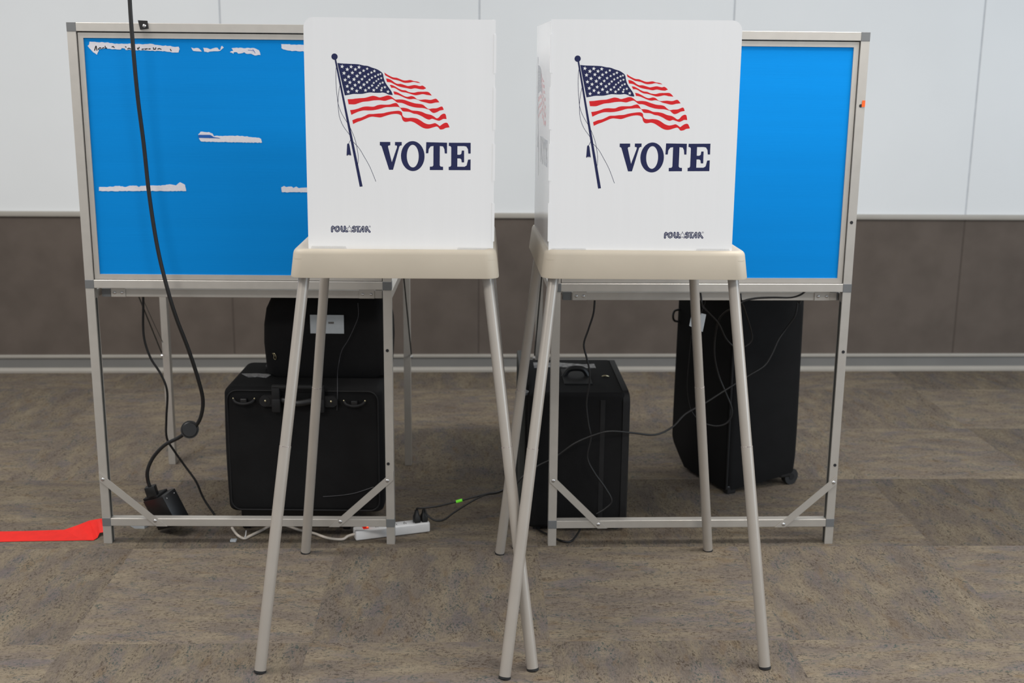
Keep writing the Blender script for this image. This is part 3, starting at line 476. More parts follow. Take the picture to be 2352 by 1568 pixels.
# ------------------------------------------------------------------ blue screen tables
def frame(label, A, yaw, W_, H, brace, holes, tab, tape, remnants):
    A = Vector((A[0], A[1], 0)); T = rotz(A, yaw)
    root = T(W_ / 2, 0.37, 0)
    t = thing('voting_table', label, 'voting table', root, 'aluminium tables with blue front screens')
    pw, pd = 0.0245, 0.028; eps = 0.0004
    # tall front posts, channelled on the inner side
    for side in (0, 1):
        m_ = (lambda s: s) if side == 0 else (lambda s: W_ - s)
        pr = [(0, 0), (pw, 0), (pw, 0.009), (pw - 0.007, 0.009), (pw - 0.007, 0.019), (pw, 0.019), (pw, pd), (0, pd)]
        bm = NB(); prism(bm, pr, H, lambda u, v, q: T(m_(u), v, q))
        ps = obj('post', bm, M['alu'], t)
        bm = NB(); box(bm, *sorted((m_(pw - 0.0010), m_(pw + 0.0004))), 0.007, 0.021, 0.0, 0.757, T); obj('channel_shade', bm, M['aludark'], ps, 'dark strip painting shade over the post channel')  # dark strip added over the slot to paint the inner face's shade
        for z0, z1 in ((H - 0.0245, H), (0.788, 0.813), (0.055, 0.081)):
            s0, s1 = sorted((m_(-0.0005), m_(pw + 0.0005)))
            bm = NB(); box(bm, s0, s1, -0.0008, pd + 0.0005, z0, z1 + 0.0005, T, bev=0.0008, seg=1); obj('corner_connector', bm, M['corner'], ps, 'grey plastic connector')
        for i, (s, z) in enumerate(holes):
            if (s > 0.4) == (side == 1):
                bm = NB(); cyl(bm, T(s, -0.0006, z), T(s, 0.002, z), 0.0048, n=18); obj('bolt_hole', bm, M['ink'], ps, 'black bolt hole')
    bm = NB(); box(bm, pw, W_ - pw, 0, pd, H - 0.0235, H, T, bev=0.001, seg=1); obj('top_rail', bm, M['alu'], t)
    bm = NB(); box(bm, pw, W_ - pw, 0, pd, 0.789, 0.813, T, bev=0.001, seg=1); obj('middle_rail', bm, M['alu'], t)
    bm = NB(); box(bm, pw, W_ - pw, 0, pd, 0.056, 0.080, T, bev=0.001, seg=1); obj('bottom_rail', bm, M['alu'], t)
    # thin inner retaining frame, mitred
    zi0, zi1 = 0.8145, H - 0.0265; rw = 0.0145; g = pw + 0.0025
    o_ = [(g, zi0), (W_ - g, zi0), (W_ - g, zi1), (g, zi1)]; i_ = [(g + rw, zi0 + rw), (W_ - g - rw, zi0 + rw), (W_ - g - rw, zi1 - rw), (g + rw, zi1 - rw)]
    bm = NB()
    for k in range(4):
        k2 = (k + 1) % 4
        prism(bm, [o_[k], o_[k2], i_[k2], i_[k]], 0.010, lambda u, v, q: T(u, 0.006 + q, v))
    fr = obj('retaining_frame', bm, M['alu'], t)
    bm = NB(); box(bm, pw, W_ - pw, 0.018, 0.021, zi0 - 0.004, zi1 + 0.004, T); obj('backing_strip', bm, M['aludark'], fr)
    bm = NB(); box(bm, g + rw - 0.002, W_ - g - rw + 0.002, 0.0105, 0.0145, zi0 + rw - 0.002, zi1 - rw + 0.002, T)
    pn = obj('screen_panel', bm, M['blue'], t, 'bright blue corrugated plastic panel')
    if remnants:
        PP = lambda u, v, q: T(u, 0.0103 - q, v)
        for i, r in enumerate(REMNANTS):
            rr = []
            for k, (x, y) in enumerate(r):           # roughen the torn outline
                x2, y2 = r[(k + 1) % len(r)]; n = max(1, int(math.hypot(x2 - x, y2 - y) / 0.004))
                for j in range(n):
                    f_ = j / n; rr.append((x + (x2 - x) * f_ + random.uniform(-.0004, .0004), y + (y2 - y) * f_ + random.uniform(-.0008, .0008)))
            bm = NB(); flat(bm, rr, PP, 0, 0.0005); o = obj('torn_paper', bm, M['paper'], pn, 'torn strip of white paper')
            if i == 5:
                bm = NB(); flat(bm, REM_BLUE, PP, 0.0005, 0.0003); obj('blue_patch', bm, M['darkblue'], o)
            if i in (0, 3):
                for q in (MARKS[:-2] if i == 0 else MARKS[-2:]):
                    bm = NB(); stroke(bm, q, 0.0027 if i == 0 else 0.0012, PP, 0.0005, 0.0003)
                    obj('letter_fragment', bm, M['ink'] if i == 0 else M['darkblue'], pn)
    # corner braces
    (s1, z1), (s2, z2), (s3, z3), (s4, z4) = brace
    for (sa_, za_), (sb_, zb_) in (((s1, z1), (s2, z2)), ((s3, z3), (s4, z4))):
        dx, dz = sb_ - sa_, zb_ - za_; L_ = math.hypot(dx, dz); ux, uz = dx / L_, dz / L_; sg = 1 if dx > 0 else -1
        nx, nz = -uz * sg * 0.0105, ux * sg * 0.0105                     # towards the upper edge of the bar
        so = 0.001 if sg > 0 else W_ - 0.001; zo = 0.0565
        def at_s(px, pz, s): k = (s - px) / ux; return (s, pz + uz * k)
        def at_z(px, pz, z): k = (z - pz) / uz; return (px + ux * k, z)
        pts = [at_s(sa_ + nx, za_ + nz, so), at_z(sa_ + nx, za_ + nz, zo), at_z(sa_ - nx, za_ - nz, zo), at_s(sa_ - nx, za_ - nz, so)]
        bm = NB(); prism(bm, pts, 0.0022, lambda u, v, q: T(u, -0.0012 - q, v)); br = obj('corner_brace', bm, M['alu'], t)
        for s, z in ((sa_, za_), (sb_, zb_)):
            bm = NB(); ball(bm, (0, 0, 0), 0.0055, u=14, v=8); bmesh.ops.scale(bm, verts=bm.verts, vec=(1, 0.5, 1)); bmesh.ops.translate(bm, verts=bm.verts, vec=T(s, -0.0034, z))
            obj('rivet', bm, M['steel'], br, 'shiny rivet', smooth=True)
    # the table behind: apron, board, rear legs
    ad = 0.036
    bm = NB(); box(bm, 0.060, W_ - 0.030, ad, ad + 0.022, 0.757, 0.781, T, bev=0.001, seg=1); obj('front_apron', bm, M['alu'], t)
    for s0, s1, sd in ((0.062, 0.104, 0), (W_ - 0.098, W_ - 0.052, 1)):
        bm = NB(); box(bm, s0, s1, ad - 0.0035, ad - 0.0005, 0.757, 0.783, T, bev=0.001, seg=1); bk = obj('bracket_plate', bm, M['alu'], t)
        for s in (s0 + 0.011, s1 - 0.010):
            bm = NB(); ball(bm, (0, 0, 0), 0.0045, u=14, v=8); bmesh.ops.scale(bm, verts=bm.verts, vec=(1, 0.5, 1)); bmesh.ops.translate(bm, verts=bm.verts, vec=T(s, ad - 0.0042, 0.770))
            obj('screw', bm, M['steel'], bk, smooth=True)
    for s0, s1 in ((0.034, 0.0595), (W_ - 0.050, W_ - pw - 0.001)):
        bm = NB(); box(bm, s0, s1, ad + 0.001, ad + 0.022, 0.757, 0.781, T); obj('apron_end', bm, M['corner'], t, 'grey plastic apron end')
    bm = NB(); box(bm, 0.026, W_ - 0.026, ad + 0.024, 0.775, 0.770, 0.786, T, bev=0.002, seg=1); obj('table_board', bm, M['alu'], t)
    for s0 in (0.0, W_ - pw):
        bm = NB(); box(bm, s0 + 0.001, s0 + pw - 0.001, pd + 0.0, 0.735, 0.757, 0.781, T, bev=0.001, seg=1); obj('side_rail', bm, M['alu'], t)
        bm = NB(); box(bm, s0, s0 + pw, 0.735, 0.763, 0.0, 0.781, T, bev=0.001, seg=1); lg = obj('rear_leg', bm, M['alu'], t)
        q = s0 + (pw if s0 > 0 else 0); sg = 1 if s0 > 0 else -1
        bm = NB(); cyl(bm, T(q, 0.749, 0.405), T(q + sg * 0.008, 0.749, 0.405), 0.006, n=14); obj('bolt', bm, M['steel'], lg, smooth=True)
        qi = s0 + 0.004
        bm = NB(); tube(bm, [T(q + sg * 0.003, 0.42, 0.765), T(q + sg * 0.003, 0.735, 0.42)], 0.0025, 6, 1); obj('strut', bm, M['aludark'], t)
    bm = NB(); box(bm, pw, W_ - pw, 0.737, 0.761, 0.757, 0.781, T, bev=0.001, seg=1); obj('rear_apron', bm, M['alu'], t)
    if tab:
        s, z = tab; bm = NB()
        prism(bm, [(s - 0.014, z + 0.012), (s + 0.012, z + 0.011), (s + 0.014, z - 0.010), (s - 0.009, z - 0.013)], 0.002, lambda u, v, q: T(u, -0.0004 - q, v))
        tb = obj('black_tab', bm, M['rubber'], t, 'black tab with a steel snap')
        bm = NB(); ball(bm, (0, 0, 0), 0.005, u=14, v=8); bmesh.ops.scale(bm, verts=bm.verts, vec=(1, 0.5, 1)); bmesh.ops.translate(bm, verts=bm.verts, vec=T(s + 0.003, -0.0032, z - 0.003))
        obj('snap', bm, M['steel'], tb, smooth=True)
    if tape:
        s, z = tape; bm = NB(); prism(bm, [(s - 0.001, z - 0.009), (s + 0.0085, z - 0.009), (s + 0.0085, z + 0.009), (s, z + 0.009)], 0.0006, lambda u, v, q: T(u, -0.0012 - q, v))
        obj('orange_tag', bm, M['orange'], t, 'small orange tape tag')
    return t
frame('aluminium table whose blue screen has torn white paper strips, a thick cable before it', (-1.2375, 3.382), math.radians(0.83), 0.885, 1.533,
      BR_L, HOLES_L, TAB_L, None, True)
frame('aluminium table with a clean blue screen and orange tape tag on its outer post', (0.116, 3.394), math.radians(2.49), 0.880, 1.528,
      BR_R, HOLES_R, None, TAPE_R, False)

# ------------------------------------------------------------------ black cases and bags
def softbox(T, s0, s1, d0, d1, z0, z1, r, bulge=0.0, nx=1):
    bm = NB(); w_, d_ = s1 - s0, d1 - d0; cx, cy = (s0 + s1) / 2, (d0 + d1) / 2; rings = []
    for k in range(7):
        a = math.pi / 2 * k / 6; o = r * (1 - math.sin(a)); rings.append((z0 + r * (1 - math.cos(a)), o))
    n = 6
    for k in range(1, n): rings.append((z0 + r + (z1 - z0 - 2 * r) * k / n, -bulge * math.sin(math.pi * k / n)))
    for k in range(7):
        a = math.pi / 2 * k / 6; o = r * (1 - math.cos(a)); rings.append((z1 - r + r * math.sin(a), o))
    R_ = [[T(x, y, z) for x, y in roundrect(w_ - 2 * o, d_ - 2 * o, max(r * 1.1 - o * .6, 0.004), 6, cx, cy)] for z, o in rings]
    return loft(bm, R_)
def loop_pipe(bm, T, s0, s1, z0, z1, d, r, rad):
    pts = []
    for cx, cz, a0 in ((s1 - r, z1 - r, 0), (s0 + r, z1 - r, 90), (s0 + r, z0 + r, 180), (s1 - r, z0 + r, 270)):
        for k in range(6):
            a = math.radians(a0 + 90 * k / 5); pts.append(T(cx + r * math.cos(a), d, cz + r * math.sin(a)))
    pts.append(pts[0]); return tube(bm, pts, rad, 8, 1)

# big rolling case, left
t = thing('rolling_case', 'large black rolling case lying under the left table, carrying the smaller white-labelled bag', 'case', (-0.635, 3.61, 0))
T = rotz((0, 0, 0), 0)
bm = softbox(T, -0.872, -0.392, 3.455, 3.79, 0.075, 0.474, 0.022, 0.003); cs = obj('case_body', bm, M['bag'], t, smooth=True)
bm = NB(); loop_pipe(bm, T, -0.860, -0.404, 0.085, 0.466, 3.4548, 0.03, 0.0022); obj('piping', bm, M['piping'], cs)
bm = NB(); loop_pipe(bm, T, -0.868, -0.396, 0.083, 0.468, 3.53, 0.03, 0.003); obj('piping', bm, M['piping'], cs)
bm = NB(); box(bm, -0.845, -0.50, 3.50, 3.77, 0.018, 0.080, T, bev=0.01); obj('wheel_tray', bm, M['black'], t)
for x in (-0.83, -0.515):
    for y in (3.52, 3.75):
        bm = NB(); cyl(bm, (x - 0.011, y, 0.022), (x + 0.011, y, 0.022), 0.022, n=20); obj('wheel', bm, M['rubber'], t, smooth=True)
# retractable pull handle
bm = NB()
box(bm, -0.721, -0.563, 3.434, 3.452, 0.477, 0.487, T, bev=0.003)
box(bm, -0.721, -0.697, 3.434, 3.452, 0.440, 0.484, T, bev=0.003); box(bm, -0.587, -0.563, 3.434, 3.452, 0.440, 0.484, T, bev=0.003)
obj('pull_handle', bm, M['piping'], t, 'black retractable pull handle', smooth=True)
for sg, x in ((-1, -0.721), (1, -0.563)):
    bm = NB(); box(bm, min(x, x - sg * 0.026), max(x, x - sg * 0.026), 3.430, 3.453, 0.404, 0.446, T, bev=0.004)
    xo = x + sg * 0.012
    cyl(bm, (xo + sg * 0.010, 3.440, 0.437), (xo + sg * 0.010, 3.456, 0.437), 0.017, n=20); box(bm, min(x, xo + sg * .01), max(x, xo + sg * .01), 3.4412, 3.456, 0.420, 0.454, T)
    hp = obj('handle_bracket', bm, M['piping'], t, smooth=True)
    bm = NB(); ball(bm, (xo + sg * 0.008, 3.4395, 0.438), 0.0035, u=10, v=6); obj('rivet', bm, M['brass'], hp, 'brass rivet')
bm = NB(); tube(bm, [(-0.694, 3.45, 0.440), (-0.676, 3.438, 0.438), (-0.643, 3.430, 0.434), (-0.608, 3.438, 0.438), (-0.590, 3.45, 0.440)], 0.010, 12, 6); obj('carry_grip', bm, M['black'], t, smooth=True)
for x0, x1 in ((-0.840, -0.776), (-0.506, -0.442)):
    bm = NB(); zc = 0.440 if x0 < -.7 else 0.436
    tube(bm, [(x0, 3.452, zc), (x0 + 0.010, 3.442, zc - 0.008), ((x0 + x1) / 2, 3.438, zc - 0.012), (x1 - 0.010, 3.442, zc - 0.008), (x1, 3.452, zc)], 0.0042, 8, 5)
    lt = obj('side_loop', bm, M['piping'], t, smooth=True)
    bm = NB(); box(bm, x0 + 0.022, x1 - 0.022, 3.440, 3.456, zc - 0.013, zc + 0.004, T, bev=0.003); obj('loop_plate', bm, M['black'], lt)
    for x in (x0, x1):
        bm = NB(); ball(bm, (x, 3.450, zc + 0.002), 0.0028, u=10, v=6); obj('rivet', bm, M['brass'], lt, 'small metal rivet')
bm = NB(); wp = [(-0.886, 0.0), (-0.84, 0.006), (-0.80, 0.0), (-0.79, -0.012), (-0.80, -0.045), (-0.825, -0.035), (-0.858, -0.040)]
prism(bm, [(x + 0.035, 3.62 + y) for x, y in wp], 0.001, lambda u, v, q: Vector((u, v, 0.4742 + q))); obj('scuffed_patch', bm, M['wear'], cs, 'scuffed silver-grey patch')

# bag on top of it
t = thing('equipment_bag', 'black bag with a white paper label, standing on the large rolling case', 'bag', (-0.58, 3.67, 0.475))
bm = NB(); rings = []
for z, e in ((0.4755, 0.012), (0.485, 0.002), (0.52, 0.0), (0.58, -0.004), (0.64, -0.002), (0.69, 0.006), (0.72, 0.02), (0.738, 0.045), (0.744, 0.08)):
    rings.append([Vector((x, y, z)) for x, y in roundrect(0.385 - 2 * e, 0.21 - e, 0.035, 6, -0.577, 3.682)])
loft(bm, rings); bg = obj('bag_body', bm, M['bag'], t, smooth=True)
bm = NB(); box(bm, -0.6225, -0.5185, 3.5725, 3.574, 0.618, 0.6765, T, bev=0.0003, seg=1); lb = obj('paper_label', bm, M['label'], t, 'white paper label with tiny grey print')
bm = NB()
for k in range(5): box(bm, -0.566 + k * 0.0035, -0.5636 + k * 0.0035, 3.5718, 3.5726, 0.649, 0.655, T)
obj('tiny_print', bm, M['seamfelt'], lb)
bm = NB(); tube(bm, [(-0.742, 3.573, 0.553), (-0.737, 3.571, 0.548), (-0.738, 3.571, 0.538), (-0.733, 3.573, 0.534), (-0.731, 3.571, 0.542), (-0.735, 3.571, 0.553), (-0.742, 3.573, 0.553)], 0.0012, 6, 4); obj('key_ring', bm, M['brass'], t, 'small brass ring')
bm = NB(); box(bm, -0.785, -0.765, 3.66, 3.69, 0.476, 0.492, T, bev=0.004); obj('side_buckle', bm, M['black'], t)

# square case, right
t = thing('rolling_case', 'black square case standing upright under the right table beside its inner post', 'case', (0.215, 3.73, 0))
T2 = rotz((0.054, 3.505, 0), 0.03)
bm = softbox(T2, 0.0, 0.300, 0.0, 0.44, 0.012, 0.452, 0.014, 0.002); cs = obj('case_body', bm, M['bag'], t, smooth=True)
bm = NB(); pts = []
for cy_, cz_, a0 in ((0.44 - .03, 0.452 - .03, 0), (.03, 0.452 - .03, 90), (.03, .042, 180), (0.44 - .03, .042, 270)):
    for k in range(6):
        a = math.radians(a0 + 18 * k); pts.append((cy_ + .033 * math.cos(a), cz_ + .033 * math.sin(a)))
V0 = [bm.verts.new(T2(0.290, y, z)) for y, z in pts]; V1 = [bm.verts.new(T2(0.308, y, z)) for y, z in pts]
V2 = [bm.verts.new(T2(0.313, y * .94 + .013, z * .94 + .014)) for y, z in pts]
for A_, B_ in ((V0, V1), (V1, V2)):
    for k in range(len(pts)): bm.faces.new((A_[k], A_[(k + 1) % len(pts)], B_[(k + 1) % len(pts)], B_[k]))
bm.faces.new(V0[::-1]); bm.faces.new(V2); obj('case_lid', bm, M['piping'], t, 'black lid with thick piped edge', smooth=True)
bm = NB(); tube(bm, [T2(0.12, 0.20, 0.452), T2(0.135, 0.20, 0.475), T2(0.16, 0.20, 0.480), T2(0.185, 0.20, 0.475), T2(0.20, 0.20, 0.452)], 0.009, 8, 5); obj('top_handle', bm, M['black'], t, smooth=True)
bm = NB(); box(bm, 0.115, 0.205, 0.10, 0.29, 0.4515, 0.456, T2, bev=0.002); obj('handle_pad', bm, M['piping'], t)
bm = NB(); prism(bm, [(0.03, 0.31), (0.10, 0.33), (0.16, 0.315), (0.235, 0.31), (0.235, 0.37), (0.20, 0.36), (0.12, 0.385), (0.03, 0.385)], 0.001, lambda u, v, q: T2(u, v, 0.4522 + q)); obj('scuffed_patch', bm, M['wear'], cs, 'scuffed silver-grey strip')
bm = NB(); tube(bm, [T2(0.245, 0.20, 0.453), T2(0.255, 0.195, 0.457), T2(0.265, 0.20, 0.453)], 0.003, 8, 4); obj('zip_pull', bm, M['brass'], t, 'small metal zip pull')
bm = NB(); box(bm, -0.028, -0.004, 0.10, 0.13, 0.02, 0.50, T2, bev=0.004); box(bm, -0.028, -0.004, 0.30, 0.33, 0.02, 0.50, T2, bev=0.004); box(bm, -0.028, -0.004, 0.10, 0.33, 0.49, 0.51, T2, bev=0.006); obj('pull_handle', bm, M['aludark'], t, 'grey telescopic pull handle')
bm = NB(); cyl(bm, T2(-0.020, 0.035, 0.44), T2(-0.020, 0.035, 0.448), 0.021, n=24); obj('handle_cap', bm, M['corner'], t, 'grey round cap')
bm = NB(); box(bm, 0.22, 0.235, -0.0025, 0.0025, 0.03, 0.43, T2, bev=0.001); obj('front_strap', bm, M['piping'], t)
for x, y in ((0.03, 0.03), (0.28, 0.03), (0.03, 0.41), (0.28, 0.41)):
    bm = NB(); cyl(bm, T2(x, y, 0), T2(x, y, 0.016), 0.012, n=14); obj('foot', bm, M['rubber'], t)

# tall wheeled bag, right
C = (0.742, 3.852, 0); ya = math.radians(24); T3 = rotz(C, ya)
t = thing('wheeled_bag', 'tall black upright wheeled bag, corner forward, beneath the right table', 'bag', T3(0.14, 0.18, 0))
bm = NB(); rings = []
BW, BD = 0.283, 0.37
for z, e, sb in ((0.006, 0.015, 0.085), (0.012, 0.003, 0.07), (0.05, -0.001, 0.04), (0.088, -0.003, 0.008), (0.11, -0.004, 0.0), (0.22, -0.004, 0.0), (0.35, -0.003, 0), (0.5, -0.002, 0), (0.62, -0.001, 0), (0.70, 0.0, 0), (0.735, 0.01, 0), (0.748, 0.04, 0)):
    d1 = BD - sb - e; s1 = BW - e + (0.0)
    zz = z
    rings.append([T3(x, y, zz + (0.03 * max(0, x) / BW if z < 0.03 else 0)) for x, y in roundrect(s1 - e, d1 - e, 0.022, 6, (e + s1) / 2, (e + d1) / 2)])
loft(bm, rings); bd = obj('bag_body', bm, M['bag'], t, smooth=True)
for s in (0.012,):
    bm = NB(); tube(bm, [T3(0.0, 0.004, 0.02), T3(-0.002, 0.002, 0.2), T3(-0.003, 0.001, 0.45), T3(0, 0.002, 0.72)], 0.004, 8, 4); obj('edge_piping', bm, M['piping'], bd)
bm = NB(); tube(bm, [T3(-0.002, 0.345, 0.585), T3(-0.020, 0.350, 0.580), T3(-0.026, 0.350, 0.562), T3(-0.020, 0.350, 0.545), T3(-0.002, 0.345, 0.540)], 0.004, 8, 5); obj('side_ring', bm, M['black'], t)
for s, d in ((0.272, 0.016), (0.262, 0.30)):
    q = T3(s, d, 0.029); ax = Vector((math.cos(0.5), math.sin(0.5), 0)).cross(Vector((0, 0, 1)))
    bm = NB(); cyl(bm, q - ax * 0.011, q + ax * 0.011, 0.029, n=24); wl = obj('wheel', bm, M['rubber'], t, 'black caster wheel', smooth=True)
    bm = NB(); cyl(bm, q - ax * 0.0125, q + ax * 0.0125, 0.011, n=16); obj('wheel_hub', bm, M['piping'], wl)
    bm = NB(); box(bm, s - 0.05, s - 0.005, d - 0.015, d + 0.02, 0.03, 0.06, T3, bev=0.005); obj('wheel_fork', bm, M['black'], t)
bm = NB(); box(bm, 0.004, 0.04, 0.004, 0.03, 0.0, 0.03, T3, bev=0.004); obj('corner_foot', bm, M['black'], t)
bm = NB(); prism(bm, [(0.0, 0.0), (0.055, 0.008), (0.052, 0.012), (0.0, 0.012)], 0.002, lambda u, v, q: T3(-0.001 - q, 0.20 + u, 0.50 + v)) ; obj('stitch_bar', bm, M['piping'], bd)

# ------------------------------------------------------------------ cables and small things
def V3(p): return Vector(p)
t = thing('cable', 'thick black power cable hanging from above in front of the left blue screen', 'cable', (C_MAIN[-1][0], C_MAIN[-1][1], 0.0))
bm = NB(); tube(bm, C_MAIN, 0.0056, 12, 6); obj('cable_sheath', bm, M['cable'], t, smooth=True)
c = Vector(C_BALL[0])
bm = NB(); cyl(bm, c + Vector((0.004, -0.016, 0.004)), c + Vector((-0.004, 0.016, -0.004)), 0.0265, n=32); bmesh.ops.bevel(bm, geom=[e for e in bm.edges if len(e.link_faces) == 2 and any(len(f.verts) > 6 for f in e.link_faces)], offset=0.006, segments=3, affect='EDGES')
hb = obj('cable_puck', bm, M['black'], t, 'round black inline puck', smooth=True)
bm = NB(); tube(bm, C_MAIN2, 0.0056, 12, 6); obj('cable_tail', bm, M['cable'], t, smooth=True)
bm = NB(); R = Matrix.Translation(Vector(C_MAIN2[-1]) + Vector((0.0, 0.0, -0.002))) @ Matrix.Rotation(math.radians(-14), 4, 'Y')
Tb = lambda s, d, z: R @ Vector((s, d, z))
box(bm, -0.0165, 0.0165, -0.012, 0.012, -0.016, 0.017, Tb, bev=0.003); obj('plug', bm, M['black'], t, 'black angled plug', smooth=True)
# adapter brick
brick_c = Vector((-1.072, 3.475, 0.078))
R2 = Matrix.Translation(brick_c) @ Matrix.Rotation(math.radians(-24), 4, 'Y') @ Matrix.Rotation(math.radians(-28), 4, 'Z')
Tc = lambda s, d, z: R2 @ Vector((s, d, z))
t = thing('power_adapter', 'black boxy power adapter tilted on the carpet, plugged onto the thick hanging cable', 'power adapter', (brick_c.x, brick_c.y, 0))
bm = NB(); box(bm, -0.047, 0.047, -0.027, 0.030, -0.056, 0.048, Tc, bev=0.003); ad_ = obj('adapter_body', bm, M['black'], t, smooth=True)
bm = NB(); box(bm, -0.047, 0.020, -0.024, 0.024, 0.048, 0.055, Tc, bev=0.002); obj('socket_ridge', bm, M['piping'], ad_)
for q in ((0.0475, -0.015, 0.036), (0.0475, 0.018, 0.036), (0.0475, -0.015, -0.04)):
    bm = NB(); ball(bm, Tc(*q), 0.0022, u=8, v=6); obj('screw', bm, M['steel'], ad_)

def cord(label, pts, r, m='cable', name='cable', cat='cable', sub=6):
    o = thing(name, label, cat, Vector((pts[-1][0], pts[-1][1], 0)))
    bm = NB(); tube(bm, pts, r, 10, sub); obj('cord_sheath', bm, M[m], o, smooth=True); return o
cord('thin black cord dropping from the left table board to the carpet beside the big case', C_L, 0.0036)
cord('very thin grey wire slanting across the rear leg of the left table', C_THIN, 0.0011, 'aludark')
cord('thin black cord hanging straight down in front of the square case', C_R1, 0.0030)
cord('long black cord draped across the tall bag and square case toward the power strip', C_R2, 0.0030)
cord('black cord looped along the apron of the right table and down over the tall bag', C_R3, 0.0030)
cord('narrow black cord loop hanging high between the right booth legs', C_R4, 0.0026)
cord('faint thin black cord end against the left side of the tall bag', C_R5, 0.0014)
cord('black cord curling on the carpet below the inner post of the right table', C_R6, 0.0030)
cord('hair-thin light wire running down the face of the white-labelled bag', C_W1, 0.0009, 'wire')
cord('hair-thin light wire lying across the lower front of the large rolling case', C_W2, 0.0009, 'wire')
bm = NB(); box(bm, -0.392, -0.372, 3.56, 3.60, 0.001, 0.034, bev=0.003)
single(obj('cord_end', bm, M['whiteplastic'], loc=(-0.382, 3.58, 0)), 'small white plug end on the carpet behind the left table inner post', 'plug')
# paper tag
t = thing('paper_tag', 'grey-white paper tag dangling from a cord behind the right booth', 'tag', Vector(TAG[0]))
bm = NB(); a_ = [Vector(p) for p in TAG]; v0 = [bm.verts.new(p) for p in a_]; v1 = [bm.verts.new(p + Vector((0, 0.0012, 0))) for p in a_]
bm.faces.new(v0); bm.faces.new(v1[::-1])
for i in range(4): bm.faces.new((v0[i], v1[i], v1[(i + 1) % 4], v0[(i + 1) % 4]))
obj('tag_card', bm, M['label'], t)
bm = NB(); tube(bm, [a_[0] * .4 + a_[1] * .6 + Vector((0, 0, -0.004)), Vector((0.578, 3.50, 0.735)), Vector((0.580, 3.50, 0.757))], 0.0010, 6, 4); obj('tag_string', bm, M['cable'], t)

# power strip
p0 = Vector(STRIP[0]); p1 = Vector(STRIP[1]); p0.z = p1.z = 0; p0.y += 0.022; p1.y += 0.022
L_ = (p1 - p0).length; ya = math.atan2(p1.y - p0.y, p1.x - p0.x); T4 = rotz(p0, ya)
t = thing('power_strip', 'white power strip with glowing red switch, crossing behind the left table inner post', 'power strip', T4(L_ / 2, 0, 0))
bm = NB(); box(bm, 0.0, L_, -0.021, 0.021, 0.001, 0.032, T4, bev=0.004, seg=3); ps = obj('strip_body', bm, M['whiteplastic'], t, smooth=True)
bm = NB(); box(bm, 0.026, 0.044, -0.010, 0.010, 0.031, 0.036, T4, bev=0.002); sw = obj('switch', bm, M['glow'], t, 'glowing red rocker switch')
bm = NB(); ball(bm, T4(0.040, -0.006, 0.036), 0.003, u=10, v=8); obj('switch_lamp', bm, M['lamp'], sw)
for k in range(6):
    s = 0.070 + k * 0.030; bm = NB(); box(bm, s - 0.004, s - 0.002, -0.007, 0.001, 0.0318, 0.0326, T4); box(bm, s + 0.002, s + 0.004, -0.007, 0.001, 0.0318, 0.0326, T4); cyl(bm, T4(s, 0.007, 0.0318), T4(s, 0.007, 0.0326), 0.0022, n=10)
    obj('outlet', bm, M['ink'], ps)
bm = NB(); tube(bm, W_CORD[:-1] + [list(T4(-0.02, 0, 0.012)), list(T4(0.004, 0, 0.016))], 0.0042, 10, 6); wc = obj('strip_cord', bm, M['whitecord'], t, 'cream cord of the power strip', smooth=True)
bm = NB(); q = Vector(W_CORD[2]); tube(bm, [q + Vector((0.004, -0.006, 0.006)), q + Vector((0.006, 0, 0.011)), q + Vector((0.008, 0.0, 0.026))], 0.0016, 6, 4); obj('cable_tie', bm, M['whiteplastic'], wc, 'white cable tie')
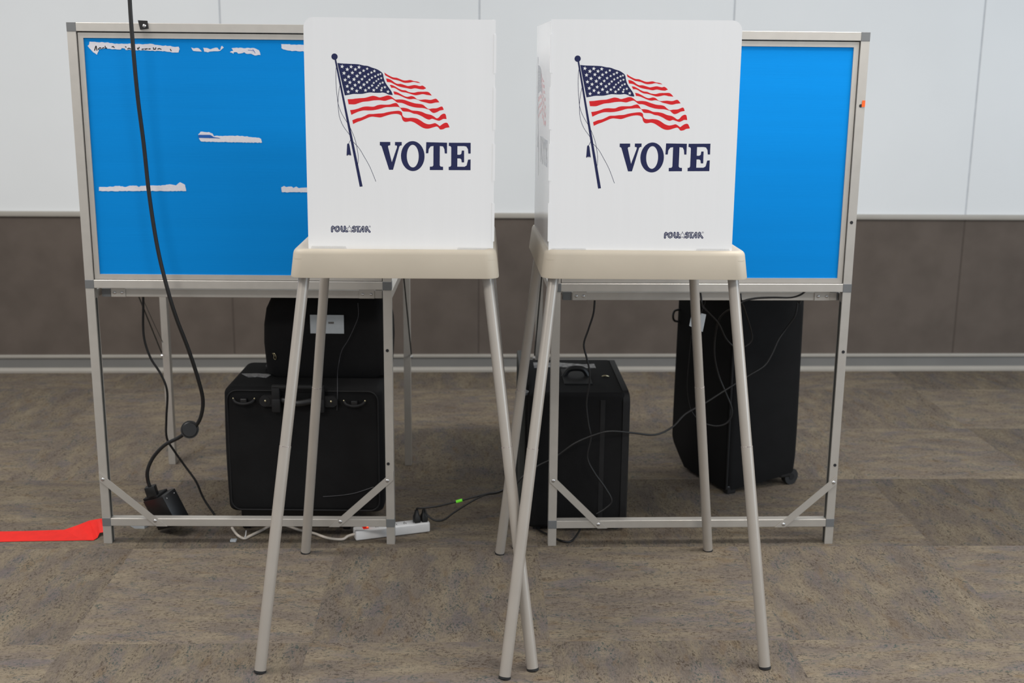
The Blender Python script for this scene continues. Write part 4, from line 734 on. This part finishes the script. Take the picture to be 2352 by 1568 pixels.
# plugs and their cords
for i, (pts, s, lab) in enumerate(((P_1, L_ - 0.038, 'black cord with a neon green tape band, plugged into the power strip'), (P_2, L_ - 0.014, 'black cord sagging below its neighbour, in the end outlet of the power strip'))):
    t = thing('cable', lab, 'cable', T4(s, 0, 0.033))
    top = T4(s, 0.0, 0.068)
    pts2 = [list(top - Vector((0, 0, 0.008))), list(top + Vector((0.001, 0, 0.006)))] + pts[2:]
    bm = NB(); tube(bm, pts2, 0.0030, 10, 6); sh = obj('cord_sheath', bm, M['cable'], t, smooth=True)
    bm = NB(); loft(bm, [[T4(s + x, y, z) for x, y in roundrect(w_, d_, r_, 4)] for z, w_, d_, r_ in ((0.033, 0.019, 0.028, 0.004), (0.050, 0.021, 0.026, 0.006), (0.058, 0.014, 0.016, 0.005), (0.072, 0.009, 0.010, 0.003))])
    obj('plug', bm, M['black'], t, 'black moulded plug', smooth=True)
    if i == 0:
        bm = NB(); tube(bm, P_GREEN, 0.0048, 10, 1); obj('tape_band', bm, M['green'], sh, 'neon green tape band')

# red tape
bm = NB(); V = [bm.verts.new(Vector(p)) for p in TAPE]; V2 = [bm.verts.new(Vector(p) - Vector((0, 0, 0.0008))) for p in TAPE]
for k in range(0, len(V) - 2, 2):
    bm.faces.new((V[k], V[k + 1], V[k + 3], V[k + 2])); bm.faces.new((V2[k], V2[k + 2], V2[k + 3], V2[k + 1]))
    bm.faces.new((V[k], V[k + 2], V2[k + 2], V2[k])); bm.faces.new((V[k + 1], V2[k + 1], V2[k + 3], V[k + 3]))
n = len(V); bm.faces.new((V[0], V2[0], V2[1], V[1])); bm.faces.new((V[n - 2], V[n - 1], V2[n - 1], V2[n - 2]))
single(obj('floor_tape', bm, M['tape'], loc=(-1.45, 3.43, 0.0)), 'strip of red tape on the carpet ending at the outermost left table post', 'tape')
# scrap of clear plastic
x, y, z = PLASTIC[0]; bm = NB(); box(bm, x - 0.009, x + 0.009, y - 0.001, y + 0.015, 0.0, 0.006, bev=0.001)
single(obj('plastic_scrap', bm, M['label'], loc=(x, y, 0)), 'tiny clear plastic scrap on the carpet before the white cord', 'scrap')
bm = NB(); pts = [(-1.195, 3.55), (-1.165, 3.56), (-1.14, 3.53), (-1.15, 3.50), (-1.18, 3.50), (-1.20, 3.52)]
prism(bm, pts, 0.012, lambda u, v, q: Vector((u, v, q))); single(obj('paper_scrap', bm, M['label'], loc=(-1.17, 3.53, 0)), 'crumpled white scrap behind the tilted black power adapter', 'scrap')
